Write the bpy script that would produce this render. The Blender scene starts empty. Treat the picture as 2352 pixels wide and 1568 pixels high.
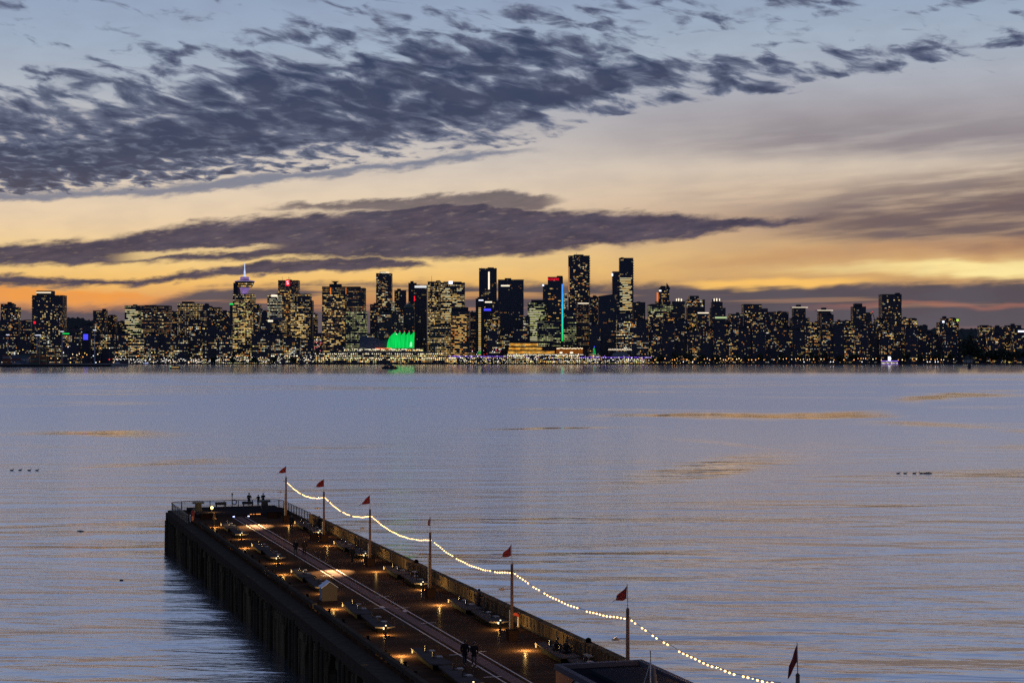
import bpy, bmesh, math, random
from mathutils import Vector, Matrix
R = math.radians
rnd = random.Random(7)
sc = bpy.context.scene
COL = sc.collection

# ------------------------------------------------------------------ camera
CAM_H = 26.0                     # eye height above the water
F = 4101.0                       # focal length in units of a 2352 wide picture
HOR = 810.0                      # row of the horizon in those units
cam_data = bpy.data.cameras.new('camera')
cam_data.sensor_width = 36.0
cam_data.lens = 36.0 * F / 2352.0
cam_data.shift_y = (HOR - 784.0) / 2352.0
cam_data.clip_start = 1.0
cam_data.clip_end = 60000.0
cam = bpy.data.objects.new('camera', cam_data)
cam.location = (0, 0, CAM_H)
cam.rotation_euler = (R(90), 0, 0)
COL.objects.link(cam)
sc.camera = cam
sc.view_settings.view_transform = 'Standard'
sc.view_settings.look = 'None'
sc.view_settings.gamma = 1.0
sc.view_settings.exposure = 0.0
sc.cycles.use_denoising = False
sc.cycles.denoiser = 'OPENIMAGEDENOISE'
sc.cycles.denoising_input_passes = 'RGB_ALBEDO_NORMAL'
sc.cycles.max_bounces = 5
sc.cycles.diffuse_bounces = 2
sc.cycles.glossy_bounces = 3
sc.cycles.sample_clamp_indirect = 1.5
sc.cycles.caustics_reflective = False
sc.cycles.caustics_refractive = False
sc.cycles.blur_glossy = 0.2


def lin(r, g, b):
    f = lambda c: (c / 255 / 12.92) if c / 255 <= 0.04045 else ((c / 255 + 0.055) / 1.055) ** 2.4
    return (f(r), f(g), f(b), 1.0)


class NT:
    """small helper that writes node trees as expressions"""
    def __init__(self, tree):
        self.t = tree; self.n = tree.nodes; self.l = tree.links

    def put(self, sock, v):
        if hasattr(v, 'links'): self.l.new(v, sock)
        elif v is not None: sock.default_value = v

    def m(self, op, a, b=None, c=None, clamp=False):
        n = self.n.new('ShaderNodeMath'); n.operation = op; n.use_clamp = clamp
        for i, v in enumerate((a, b, c)): self.put(n.inputs[i], v)
        return n.outputs[0]

    def add(self, a, b): return self.m('ADD', a, b)
    def sub(self, a, b): return self.m('SUBTRACT', a, b)
    def mul(self, a, b): return self.m('MULTIPLY', a, b)
    def div(self, a, b): return self.m('DIVIDE', a, b)

    def ss(self, v, lo, hi, t0=0.0, t1=1.0):
        n = self.n.new('ShaderNodeMapRange'); n.interpolation_type = 'SMOOTHSTEP'
        for i, x in enumerate((v, lo, hi, t0, t1)): self.put(n.inputs[i], x)
        return n.outputs[0]

    def mapr(self, v, lo, hi, t0, t1):
        n = self.n.new('ShaderNodeMapRange')
        for i, x in enumerate((v, lo, hi, t0, t1)): self.put(n.inputs[i], x)
        return n.outputs[0]

    def xyz(self, x, y, z):
        n = self.n.new('ShaderNodeCombineXYZ')
        for i, v in enumerate((x, y, z)): self.put(n.inputs[i], v)
        return n.outputs[0]

    def sep(self, v):
        n = self.n.new('ShaderNodeSeparateXYZ'); self.put(n.inputs[0], v); return n.outputs

    def noise(self, vec, scale=1.0, detail=3.0, rough=0.5, dist=0.0, lac=2.0, dims='3D'):
        n = self.n.new('ShaderNodeTexNoise'); n.noise_dimensions = dims
        self.put(n.inputs['Vector'], vec)
        n.inputs['Scale'].default_value = scale; n.inputs['Detail'].default_value = detail
        n.inputs['Roughness'].default_value = rough; n.inputs['Distortion'].default_value = dist
        n.inputs['Lacunarity'].default_value = lac
        return n.outputs['Fac']

    def mix(self, f, a, b, blend='MIX'):
        n = self.n.new('ShaderNodeMix'); n.data_type = 'RGBA'; n.blend_type = blend; n.clamp_factor = True
        self.put(n.inputs[0], f); self.put(n.inputs[6], a); self.put(n.inputs[7], b)
        return n.outputs[2]

    def ramp(self, v, pts, interp='LINEAR'):
        n = self.n.new('ShaderNodeValToRGB'); self.put(n.inputs[0], v)
        e = n.color_ramp; e.interpolation = interp
        while len(e.elements) > 1: e.elements.remove(e.elements[0])
        e.elements[0].position = pts[0][0]; e.elements[0].color = pts[0][1]
        for p, c in pts[1:]:
            k = e.elements.new(p); k.color = c
        return n.outputs[0]

    def curve(self, v, pts):
        n = self.n.new('ShaderNodeFloatCurve'); self.put(n.inputs['Value'], v)
        cv = n.mapping.curves[0]
        pts = sorted(pts)
        cv.points[0].location = pts[0]; cv.points[1].location = pts[-1]
        for p in pts[1:-1]: cv.points.new(*p)
        n.mapping.use_clip = False
        n.mapping.update()
        return n.outputs[0]


# ------------------------------------------------------------------ dusk sky
world = bpy.data.worlds.new('World')
sc.world = world
world.use_nodes = True
wt = world.node_tree
wt.nodes.clear()
W = NT(wt)


def sky_deg(x, y):
    """picture row/column of the photograph -> azimuth, elevation in degrees"""
    az = math.atan((x - 1176) / F)
    return math.degrees(az), math.degrees(math.atan((HOR - y) / F * math.cos(az)))


tc = wt.nodes.new('ShaderNodeTexCoord')
dx, dy, dz = W.sep(tc.outputs['Generated'])
AZ = W.mul(W.m('ARCTAN2', dx, dy), 180 / math.pi)
EL = W.mul(W.m('ARCSINE', dz), 180 / math.pi)
A01 = W.mapr(AZ, -20.0, 20.0, 0.0, 1.0)          # 0..1 over 40 degrees of azimuth


def edge(pts):
    c = []
    for x, y in pts:
        a, e = sky_deg(x, y)
        c.append(((a + 20) / 40, e / 12.0))
    return W.mul(W.curve(A01, c), 12.0)


def band(upper, lower, su, sl, ev):
    u, l = edge(upper), edge(lower)
    return W.mul(W.ss(ev, W.add(u, su), W.sub(u, su)), W.ss(ev, W.sub(l, sl), W.add(l, sl)))


def ramp_e(pts, amax):
    return [(max(0.0, min(1.0, e / amax)), lin(*c)) for e, c in pts]


E01 = W.m('DIVIDE', EL, 90.0, clamp=True)
Eroot = W.m('POWER', E01, 0.5)                    # finer steps near the horizon
def ecol(pts): return [(math.sqrt(max(e, 0) / 90.0), lin(*c)) for e, c in pts]
HIGH = [(14, (138, 158, 194)), (20, (124, 145, 186)), (34, (98, 116, 156)), (60, (70, 86, 126)), (90, (56, 72, 112))]
left = W.ramp(Eroot, ecol([(0, (104, 86, 94)), (0.9, (150, 104, 92)), (1.6, (228, 156, 90)), (2.3, (245, 194, 112)),
                           (3.0, (248, 210, 138)), (4.0, (236, 207, 168)), (5.0, (228, 207, 181)), (6.0, (211, 199, 187)),
                           (7.0, (192, 187, 186)), (8.2, (176, 183, 193)), (9.6, (160, 175, 195)), (11.2, (147, 164, 190))] + HIGH))
right = W.ramp(Eroot, ecol([(0, (104, 86, 94)), (1.0, (126, 99, 98)), (1.9, (172, 130, 98)), (2.6, (222, 176, 112)),
                            (3.4, (208, 170, 124)), (4.2, (192, 162, 136)), (5.2, (213, 190, 166)), (5.9, (212, 196, 178)),
                            (6.7, (184, 176, 174)), (7.6, (171, 167, 173)), (8.6, (172, 176, 186)), (9.8, (164, 178, 195)),
                            (11.2, (150, 167, 191))] + HIGH))
base = W.mix(W.ss(AZ, -4.0, 9.0), left, right)

# noises, all on the sphere of directions
sv = W.xyz(AZ, EL, 0.0)
def rot(ang, sx, sy, off=0.0):
    c, s = math.cos(R(ang)), math.sin(R(ang))
    return W.xyz(W.mul(W.add(W.mul(AZ, c), W.mul(EL, s)), sx), W.mul(W.add(W.mul(EL, c), W.mul(AZ, -s)), sy), off)

wisp = W.noise(rot(4, 0.22, 2.2), 1.0, 5.0, 0.55)          # long streaks
frays = W.noise(rot(7, 1.1, 4.2, 3.0), 1.0, 6.0, 0.62)     # ragged edges
wob = W.noise(rot(0, 0.5, 1.0, 7.0), 1.0, 2.0, 0.5)
EF = W.add(EL, W.add(W.mul(W.sub(frays, 0.5), 0.5), W.mul(W.sub(wob, 0.5), 0.35)))
ES = W.add(EL, W.add(W.mul(W.sub(wisp, 0.5), 0.55), W.mul(W.sub(wob, 0.5), 0.5)))

col = base
# smooth mauve veils on the right
m1 = band([(1150, 330), (1500, 285), (1900, 265), (2352, 250)], [(1150, 345), (1500, 350), (1900, 352), (2352, 345)], 0.9, 0.5, ES)
col = W.mix(W.mul(m1, W.mul(W.ss(AZ, 1.0, 10.0, 0.0, 0.85), W.ss(wisp, 0.28, 0.60, 0.45, 1.0))), col, lin(136, 128, 134))
m2 = band([(1500, 520), (1800, 470), (2050, 430), (2352, 395)], [(1500, 522), (1800, 545), (2050, 555), (2352, 565)], 0.55, 0.35, ES)
col = W.mix(W.mul(m2, W.mul(W.ss(AZ, 4.5, 12.0), W.ss(wisp, 0.30, 0.60, 0.30, 0.98))), col, lin(112, 95, 95))
m3 = band([(1250, 380), (1600, 420), (1900, 420), (2352, 360)], [(1250, 395), (1600, 470), (1900, 480), (2352, 430)], 0.5, 0.5, ES)
col = W.mix(W.mul(W.mul(m3, W.ss(AZ, 2.0, 11.0, 0.0, 0.6)), W.ss(wisp, 0.35, 0.62)), col, lin(140, 124, 120))
m2b = band([(1400, 618), (1700, 590), (2000, 560), (2352, 545)], [(1400, 622), (1700, 610), (2000, 585), (2352, 575)], 0.3, 0.3, ES)
col = W.mix(W.mul(m2b, W.ss(AZ, 2.0, 8.0, 0.0, 0.55)), col, lin(178, 126, 92))
glow = band([(1650, 618), (1900, 608), (2100, 598), (2352, 596)], [(1650, 621), (1900, 628), (2100, 634), (2352, 640)], 0.16, 0.14, ES)
col = W.mix(W.mul(W.mul(glow, W.ss(AZ, 6.0, 15.0, 0.0, 1.0)), W.ss(wisp, 0.25, 0.55, 0.55, 1.0)), col, lin(255, 232, 160))

# dark clouds low over the horizon
low = band([(0, 700), (300, 705), (420, 672), (800, 652), (1300, 652), (1700, 655), (1900, 652), (2352, 648)],
           [(0, 830), (1176, 830), (2352, 830)], 0.18, 0.05, EF)
low = W.mul(low, W.ss(W.noise(rot(1, 0.12, 3.0, 11.0), 1.0, 4.0, 0.5), 0.36, 0.47, 0.35, 1.0))
lowcol = W.mix(W.ss(EL, 0.2, 2.2), lin(94, 86, 92), lin(80, 75, 85))
col = W.mix(W.mul(low, 0.95), col, lowcol)
st = band([(1480, 655), (1600, 645), (1800, 640), (2050, 646)], [(1480, 657), (1600, 658), (1800, 661), (2050, 650)], 0.1, 0.08, ES)
st = W.mul(st, W.mul(W.ss(AZ, 4.2, 6.5), W.ss(AZ, 12.5, 10.0)))
col = W.mix(W.mul(st, 0.95), col, lin(252, 196, 104))
st2 = band([(1950, 700), (2352, 690)], [(1950, 706), (2352, 699)], 0.07, 0.07, ES)
col = W.mix(W.mul(st2, W.ss(AZ, 8.5, 11.0, 0.0, 0.45)), col, lin(186, 116, 92))
st3 = band([(0, 655), (200, 668), (400, 680)], [(0, 690), (200, 698), (400, 690)], 0.1, 0.12, EF)
col = W.mix(W.mul(st3, W.ss(AZ, -10.2, -12.4)), col, lin(240, 158, 76))

# long lens clouds
b4 = band([(0, 632), (300, 640), (450, 622), (560, 606), (700, 594), (850, 590), (1000, 612)],
          [(0, 655), (300, 655), (450, 640), (560, 632), (700, 624), (850, 618), (1000, 616)], 0.09, 0.09, EF)
b4 = W.mul(b4, W.ss(AZ, -2.3, -3.0))
b3 = band([(0, 562), (200, 552), (450, 512), (600, 500), (850, 482), (1060, 462), (1180, 475), (1300, 484), (1500, 488), (1700, 500), (1900, 494)],
          [(0, 612), (200, 606), (400, 600), (700, 590), (1000, 596), (1180, 586), (1350, 570), (1500, 556), (1700, 528), (1900, 500)], 0.13, 0.11, EF)
b3 = W.mul(b3, W.ss(AZ, 11.0, 8.8))
b3t = band([(570, 478), (800, 464), (1000, 450), (1180, 440), (1290, 452)], [(570, 488), (800, 482), (1000, 488), (1180, 490), (1290, 462)], 0.09, 0.12, EF)
b3t = W.mul(b3t, W.mul(W.ss(AZ, -8.6, -6.8), W.ss(AZ, 2.3, 0.8)))
slit = band([(230, 586), (420, 572), (560, 562), (650, 560)], [(230, 600), (420, 586), (560, 572), (650, 566)], 0.07, 0.07, EF)
slit = W.mul(slit, W.mul(W.ss(AZ, -13.0, -11.5), W.ss(AZ, -7.0, -8.2)))
bb = W.m('MAXIMUM', W.m('MAXIMUM', b4, b3), W.mul(b3t, 0.85))
bb = W.mul(bb, W.sub(1.0, W.mul(slit, 0.85)))
fine = W.noise(rot(6, 1.6, 7.5, 13.0), 1.0, 5.0, 0.6)
bb = W.mul(bb, W.ss(fine, 0.26, 0.46, 0.86, 1.0))
bcol = W.mix(W.ss(frays, 0.3, 0.75), lin(58, 55, 76), lin(88, 77, 92))
col = W.mix(W.mul(bb, 0.97), col, bcol)

# altocumulus field, cloudlets shrinking towards the horizon
def cloudlets(fx, fy, shear, off):
    bx, by = W.mul(AZ, fx), W.mul(W.add(EL, W.mul(AZ, shear)), fy)
    w1 = W.sub(W.noise(W.xyz(W.mul(bx, 0.5), W.mul(by, 0.5), off), 1.0, 2.0, 0.5), 0.5)
    w2 = W.sub(W.noise(W.xyz(W.mul(bx, 0.5), W.mul(by, 0.5), off + 9.0), 1.0, 2.0, 0.5), 0.5)
    return W.noise(W.xyz(W.add(bx, W.mul(w1, 1.5)), W.add(by, W.mul(w2, 1.5)), off + 4.0), 1.0, 5.0, 0.52)
cell = W.add(W.mul(cloudlets(0.80, 2.35, 0.17, 1.0), W.ss(EL, 5.2, 8.4)),
             W.mul(cloudlets(1.6, 5.6, 0.04, 31.0), W.ss(EL, 8.4, 5.2)))
big = W.noise(rot(10, 0.22, 0.8, 5.0), 1.0, 2.0, 0.5)
main = band([(0, 150), (200, 90), (400, 60), (700, 20), (900, -20), (1300, -20), (1500, 60), (1800, 110), (2100, 85), (2352, 60)],
            [(0, 455), (300, 436), (700, 398), (900, 366), (1200, 335), (1430, 275), (1600, 240), (1830, 196), (2100, 155), (2352, 108)], 1.3, 0.22, EF)
core = band([(0, 290), (400, 230), (800, 140), (1200, 110), (1500, 150), (1900, 150)],
            [(0, 440), (300, 410), (700, 340), (1000, 300), (1250, 260), (1500, 210), (1900, 160)], 1.0, 0.5, EF)
core = W.mul(core, W.ss(AZ, 8.0, 2.0))
puff = W.mul(W.ss(EL, 7.5, 9.5), W.ss(EL, 14.5, 11.5))
east = band([(1300, 120), (1600, 130), (1830, 112), (2100, 88), (2352, 66)], [(1300, 280), (1600, 240), (1830, 204), (2100, 156), (2352, 110)], 0.30, 0.22, EF)
east = W.mul(east, W.ss(AZ, 1.5, 4.0))
puff2 = W.mul(W.ss(EL, 9.6, 10.7), W.mul(W.ss(AZ, 0.5, 3.0), W.ss(AZ, 13.0, 10.0)))
cov = W.m('MAXIMUM', W.m('MAXIMUM', W.add(W.mul(main, 0.60), W.mul(core, 0.33)), W.mul(puff, 0.38)), W.m('MAXIMUM', W.mul(east, 0.66), W.mul(puff2, 0.55)))
cov = W.add(cov, W.mul(W.sub(big, 0.5), 0.30))
rows = W.noise(rot(9, 0.16, 2.4, 17.0), 1.0, 2.0, 0.5)
cov = W.add(cov, W.mul(W.sub(rows, 0.5), 0.36))
th = W.sub(0.75, W.mul(cov, 0.50))
ac = W.ss(cell, W.sub(th, 0.03), W.add(th, 0.13))
thick = W.ss(W.sub(cell, th), 0.02, 0.27)
tail = band([(0, 442), (200, 436), (400, 424), (700, 392), (1000, 362), (1250, 334)], [(0, 464), (200, 456), (400, 446), (700, 412), (1000, 378), (1250, 341)], 0.1, 0.1, EF)
tail = W.mul(tail, W.ss(AZ, 1.6, -0.5))
ac = W.m('MAXIMUM', ac, W.mul(tail, 0.9))
accol = W.mix(W.ss(EL, 4.4, 6.2), lin(60, 59, 80), lin(43, 55, 86))
accol = W.mix(thick, W.mix(0.62, accol, lin(130, 140, 164)), accol)
col = W.mix(W.mul(ac, 0.94), col, accol)
# faint general unevenness so that no stretch of sky is flat
col = W.mix(W.ss(W.noise(rot(3, 0.6, 1.6, 21.0), 1.0, 4.0, 0.5), 0.35, 0.7, 0.0, 0.10), col, lin(120, 116, 132))
# the half of the sky behind the camera is already blue night
back = W.ss(W.m('ABSOLUTE', AZ), 35.0, 110.0)
col = W.mix(W.mul(back, W.ss(EL, 45.0, 0.0, 0.2, 1.0)), col, W.ramp(Eroot, ecol([(0, (74, 80, 104)), (8, (84, 96, 132)), (25, (66, 84, 128)), (90, (44, 60, 102))])))
bg = wt.nodes.new('ShaderNodeBackground')
wt.links.new(col, bg.inputs['Color'])
bg.inputs['Strength'].default_value = 1.0
wo = wt.nodes.new('ShaderNodeOutputWorld')
wt.links.new(bg.outputs[0], wo.inputs['Surface'])

# ------------------------------------------------------------------ building blocks
class MB:
    def __init__(self): self.v = []; self.f = []; self.mi = []

    def poly(self, pts, mi=0):
        i = len(self.v); self.v += [tuple(p) for p in pts]
        self.f.append(tuple(range(i, i + len(pts)))); self.mi.append(mi)

    def faces(self, pts, fs, mi=0):
        i = len(self.v); self.v += [tuple(p) for p in pts]
        for f in fs: self.f.append(tuple(i + k for k in f)); self.mi.append(mi)

    def box(self, x0, x1, y0, y1, z0, z1, mi=0):
        p = [(x0, y0, z0), (x1, y0, z0), (x1, y1, z0), (x0, y1, z0), (x0, y0, z1), (x1, y0, z1), (x1, y1, z1), (x0, y1, z1)]
        self.faces(p, [(0, 3, 2, 1), (4, 5, 6, 7), (0, 1, 5, 4), (1, 2, 6, 5), (2, 3, 7, 6), (3, 0, 4, 7)], mi)
        return self

    def prism(self, pts, axis, a, b, mi=0):
        """outline pts (u, w) swept along x, y or z from a to b"""
        def P(u, w, k): return {'x': (k, u, w), 'y': (u, k, w), 'z': (u, w, k)}[axis]
        n = len(pts)
        v = [P(u, w, a) for u, w in pts] + [P(u, w, b) for u, w in pts]
        fs = [tuple(range(n - 1, -1, -1)), tuple(range(n, 2 * n))] + [(k, (k + 1) % n, n + (k + 1) % n, n + k) for k in range(n)]
        self.faces(v, fs, mi); return self

    def tube(self, path, rad, n=8, mi=0, cap=True):
        path = [Vector(p) for p in path]
        if not hasattr(rad, '__len__'): rad = [rad] * len(path)
        rings = []
        up0 = Vector((0, 0, 1))
        for i, p in enumerate(path):
            d = (path[min(i + 1, len(path) - 1)] - path[max(i - 1, 0)]).normalized()
            up = up0 if abs(d.dot(up0)) < 0.95 else Vector((1, 0, 0))
            a = d.cross(up).normalized(); b = a.cross(d).normalized()
            rings.append([p + (a * math.cos(t) + b * math.sin(t)) * rad[i] for t in (2 * math.pi * k / n for k in range(n))])
        i0 = len(self.v)
        for r in rings: self.v += [tuple(q) for q in r]
        for i in range(len(rings) - 1):
            for k in range(n):
                self.f.append((i0 + i * n + k, i0 + i * n + (k + 1) % n, i0 + (i + 1) * n + (k + 1) % n, i0 + (i + 1) * n + k)); self.mi.append(mi)
        if cap:
            self.f.append(tuple(i0 + k for k in range(n))[::-1]); self.mi.append(mi)
            self.f.append(tuple(i0 + (len(rings) - 1) * n + k for k in range(n))); self.mi.append(mi)
        return self

    def lathe(self, prof, c=(0, 0), n=16, mi=0):
        """prof: (radius, z) from the bottom up"""
        i0 = len(self.v)
        for r, z in prof:
            for k in range(n):
                t = 2 * math.pi * k / n
                self.v.append((c[0] + r * math.cos(t), c[1] + r * math.sin(t), z))
        for i in range(len(prof) - 1):
            for k in range(n):
                self.f.append((i0 + i * n + k, i0 + i * n + (k + 1) % n, i0 + (i + 1) * n + (k + 1) % n, i0 + (i + 1) * n + k)); self.mi.append(mi)
        self.f.append(tuple(i0 + k for k in range(n))[::-1]); self.mi.append(mi)
        self.f.append(tuple(i0 + (len(prof) - 1) * n + k for k in range(n))); self.mi.append(mi)
        return self

    def build(self, name, mat, parent=None, loc=(0, 0, 0), rz=0.0, smooth=False, kind=None):
        me = bpy.data.meshes.new(name)
        me.from_pydata(self.v, [], self.f); me.update()
        for m in (mat if isinstance(mat, (list, tuple)) else [mat]): me.materials.append(m)
        if any(self.mi): me.polygons.foreach_set('material_index', self.mi)
        if smooth: me.polygons.foreach_set('use_smooth', [True] * len(me.polygons))
        o = bpy.data.objects.new(name, me); COL.objects.link(o)
        o.location = loc; o.rotation_euler = (0, 0, rz)
        if parent: o.parent = parent
        if kind: o['kind'] = kind
        return o


def tag(o, label, cat, group=None):
    o['label'] = label; o['category'] = cat
    if group: o['group'] = group
    return o


def thing(name, label, cat, loc=(0, 0, 0), rz=0.0, group=None):
    o = bpy.data.objects.new(name, None); COL.objects.link(o)
    o.empty_display_size = 0.2; o.location = loc; o.rotation_euler = (0, 0, rz)
    return tag(o, label, cat, group)


def dup(root, loc, rz, label=None, group=None):
    r = root.copy(); COL.objects.link(r); r.location = loc; r.rotation_euler = (0, 0, rz)
    if label: r['label'] = label
    if group: r['group'] = group
    for ch in list(root.children):
        c = ch.copy(); COL.objects.link(c); c.parent = r
        for g in list(ch.children):
            d = g.copy(); COL.objects.link(d); d.parent = c
    return r


# ------------------------------------------------------------------ materials
MATS = {}
def mat_new(name):
    m = bpy.data.materials.new(name); m.use_nodes = True; m.node_tree.nodes.clear()
    T = NT(m.node_tree); out = T.n.new('ShaderNodeOutputMaterial')
    return m, T, out


def mat(name, rgb, rough=0.6, metal=0.0, var=0.25, scale=3.0, spec=0.5, bump=0.0):
    """plain painted or raw surface with uneven tone"""
    if name in MATS: return MATS[name]
    m, T, out = mat_new(name)
    p = T.n.new('ShaderNodeBsdfPrincipled')
    co = T.n.new('ShaderNodeTexCoord').outputs['Object']
    n = T.noise(co, scale, 4.0, 0.6)
    a = tuple(c * (1 - var) for c in rgb) + (1,); b = tuple(min(1, c * (1 + var)) for c in rgb) + (1,)
    T.put(p.inputs['Base Color'], T.mix(n, a, b))
    T.put(p.inputs['Roughness'], T.mapr(n, 0.2, 0.8, max(0.05, rough - 0.1), min(1, rough + 0.1)))
    p.inputs['Metallic'].default_value = metal
    p.inputs['Specular IOR Level'].default_value = spec
    if bump:
        b = T.n.new('ShaderNodeBump'); b.inputs['Strength'].default_value = bump; b.inputs['Distance'].default_value = 0.05
        T.put(b.inputs['Height'], n); T.put(p.inputs['Normal'], b.outputs[0])
    T.l.new(p.outputs[0], out.inputs[0])
    MATS[name] = m; return m


def glow_mat(name, rgb, strength, sample=False, var=0.0, scale=0.3):
    """a surface that gives off light: lamp, sign, lit pane, or floodlit part with that light painted as glow"""
    if name in MATS: return MATS[name]
    m, T, out = mat_new(name)
    e = T.n.new('ShaderNodeEmission')
    c = tuple(rgb) + (1,) if len(rgb) == 3 else rgb
    if var:
        n = T.noise(T.n.new('ShaderNodeTexCoord').outputs['Object'], scale, 2.0, 0.6)
        c = T.mix(T.ss(n, 0.35, 0.65), tuple(x * (1 - var) for x in c[:3]) + (1,), c)
    T.put(e.inputs['Color'], c); e.inputs['Strength'].default_value = strength
    T.l.new(e.outputs[0], out.inputs[0])
    m.cycles.emission_sampling = 'FRONT' if sample else 'NONE'
    MATS[name] = m; return m


def facade(name, cw, ch, fx, fy, lit, floorvar, cols, strength, wall=(0.035, 0.033, 0.038), clump=0.0, runs=0.0):
    """dark wall with a grid of windows behind some of which a lamp is on"""
    if name in MATS: return MATS[name]
    m, T, out = mat_new(name)
    tc = T.n.new('ShaderNodeTexCoord')
    x, y, z = T.sep(tc.outputs['Object'])
    nx, ny, nz = T.sep(tc.outputs['Normal'])
    side = T.m('GREATER_THAN', T.m('ABSOLUTE', nx), 0.6)
    oi = T.n.new('ShaderNodeObjectInfo').outputs['Random']
    u = T.add(T.add(T.mul(x, T.sub(1.0, side)), T.mul(y, side)), T.mul(oi, 731.0))
    uu = T.div(u, cw); zz = T.div(z, ch)
    ix, iz = T.m('FLOOR', uu), T.m('FLOOR', zz)
    px, pz = T.m('FRACT', uu), T.m('FRACT', zz)
    win = T.mul(T.m('LESS_THAN', T.m('ABSOLUTE', T.sub(px, 0.5)), fx / 2), T.m('LESS_THAN', T.m('ABSOLUTE', T.sub(pz, 0.5)), fy / 2))
    win = T.mul(win, T.m('LESS_THAN', T.m('ABSOLUTE', nz), 0.5))
    def white(a, b, c):
        n = T.n.new('ShaderNodeTexWhiteNoise'); n.noise_dimensions = '3D'
        T.put(n.inputs['Vector'], T.xyz(a, b, c)); return n.outputs['Value'], n.outputs['Color']
    seed = T.mul(oi, 97.0)
    r1, rc = white(ix, iz, seed)
    rf, _ = white(3.3, iz, seed)
    if runs:      # neighbouring windows share one room
        rr, _ = white(T.m('FLOOR', T.div(T.add(uu, T.mul(rf, 7.0)), runs)), iz, T.add(seed, 5.0))
        r1 = T.add(T.mul(r1, 0.45), T.mul(rr, 0.55))
    p = T.mul(lit, T.add(1 - floorvar, T.mul(rf, 2 * floorvar)))
    if clump:
        n = T.noise(T.xyz(T.mul(u, 0.03), T.mul(z, 0.03), seed), 1.0, 1.0, 0.5)
        p = T.mul(p, T.mapr(n, 0.3, 0.7, 1 - clump, 1 + clump))
    on = T.m('LESS_THAN', r1, p)
    c1, c2, c3 = T.sep(rc)
    br = T.add(0.20, T.mul(T.m('POWER', c1, 1.9), 1.15))
    e = T.n.new('ShaderNodeEmission')
    col = T.ramp(c2, [((k + 0.0) / len(cols), lin(*c)) for k, c in enumerate(cols)], 'CONSTANT')
    T.put(e.inputs['Color'], col)
    T.put(e.inputs['Strength'], T.mul(T.mul(on, win), T.mul(br, strength)))
    b = T.n.new('ShaderNodeBsdfPrincipled')
    T.put(b.inputs['Base Color'], T.mix(win, tuple(k * 2.2 for k in wall) + (1,), (0.018, 0.020, 0.028, 1)))
    T.put(b.inputs['Roughness'], T.mapr(win, 0.0, 1.0, 0.8, 0.25))
    b.inputs['Specular IOR Level'].default_value = 0.3
    a = T.n.new('ShaderNodeAddShader')
    T.l.new(b.outputs[0], a.inputs[0]); T.l.new(e.outputs[0], a.inputs[1]); T.l.new(a.outputs[0], out.inputs[0])
    m.cycles.emission_sampling = 'NONE'
    MATS[name] = m; return m


WARM = [(255, 214, 132), (255, 226, 160), (246, 206, 120), (255, 190, 96), (255, 236, 190)]
MIXD = [(255, 206, 120), (255, 180, 84), (255, 226, 164), (255, 160, 70), (236, 240, 230), (255, 214, 132), (255, 230, 120)]
GREEN = [(226, 232, 150), (240, 236, 170), (214, 226, 140), (250, 238, 186)]
PALE = [(250, 240, 204), (236, 238, 214), (255, 228, 170), (226, 230, 190)]
ORNG = [(255, 176, 84), (255, 150, 60), (255, 200, 116), (255, 214, 140)]
STY = {
    'office': facade('office_facade', 3.6, 4.2, 0.72, 0.40, 0.52, 0.45, WARM, 1.0, clump=0.5, runs=5.0),
    'officedim': facade('dim_office_facade', 3.6, 4.1, 0.7, 0.36, 0.50, 0.40, ORNG + WARM, 0.50, runs=4.0),
    'officegreen': facade('green_office_facade', 3.8, 4.2, 0.8, 0.40, 0.50, 0.5, GREEN, 0.85, clump=0.4, runs=6.0),
    'officepale': facade('pale_office_facade', 3.4, 4.0, 0.84, 0.42, 0.70, 0.25, PALE, 0.95, clump=0.3, runs=6.0),
    'grid': facade('grid_facade', 3.7, 4.3, 0.66, 0.42, 0.68, 0.4, WARM, 0.95, clump=0.45),
    'condo': facade('condo_facade', 3.3, 3.3, 0.72, 0.46, 0.23, 0.2, MIXD, 1.5, clump=0.7, runs=2.0),
    'condomore': facade('busy_condo_facade', 3.3, 3.4, 0.74, 0.46, 0.33, 0.3, MIXD, 1.5, clump=0.6, runs=2.0),
    'glass': facade('dark_glass_facade', 3.6, 4.0, 0.78, 0.42, 0.15, 0.6, MIXD, 1.0, wall=(0.03, 0.033, 0.042), clump=0.8, runs=3.0),
    'low': facade('street_block_facade', 3.6, 3.7, 0.68, 0.44, 0.34, 0.5, MIXD + PALE, 1.6, clump=0.8, runs=3.0),
    'quay': facade('quay_facade', 4.4, 4.2, 0.62, 0.45, 0.52, 0.5, [(240, 226, 150), (255, 206, 120), (250, 240, 206), (226, 230, 150), (255, 190, 100)], 2.0, clump=0.4, runs=2.0),
    'blank': mat('dark_concrete', (0.035, 0.033, 0.038), 0.85, var=0.35, scale=0.1),
}
M_ROOF = mat('roof_felt', (0.03, 0.03, 0.036), 0.9, var=0.3, scale=0.2)
M_STEEL = mat('dull_steel', (0.12, 0.12, 0.13), 0.5, 0.6)

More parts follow.
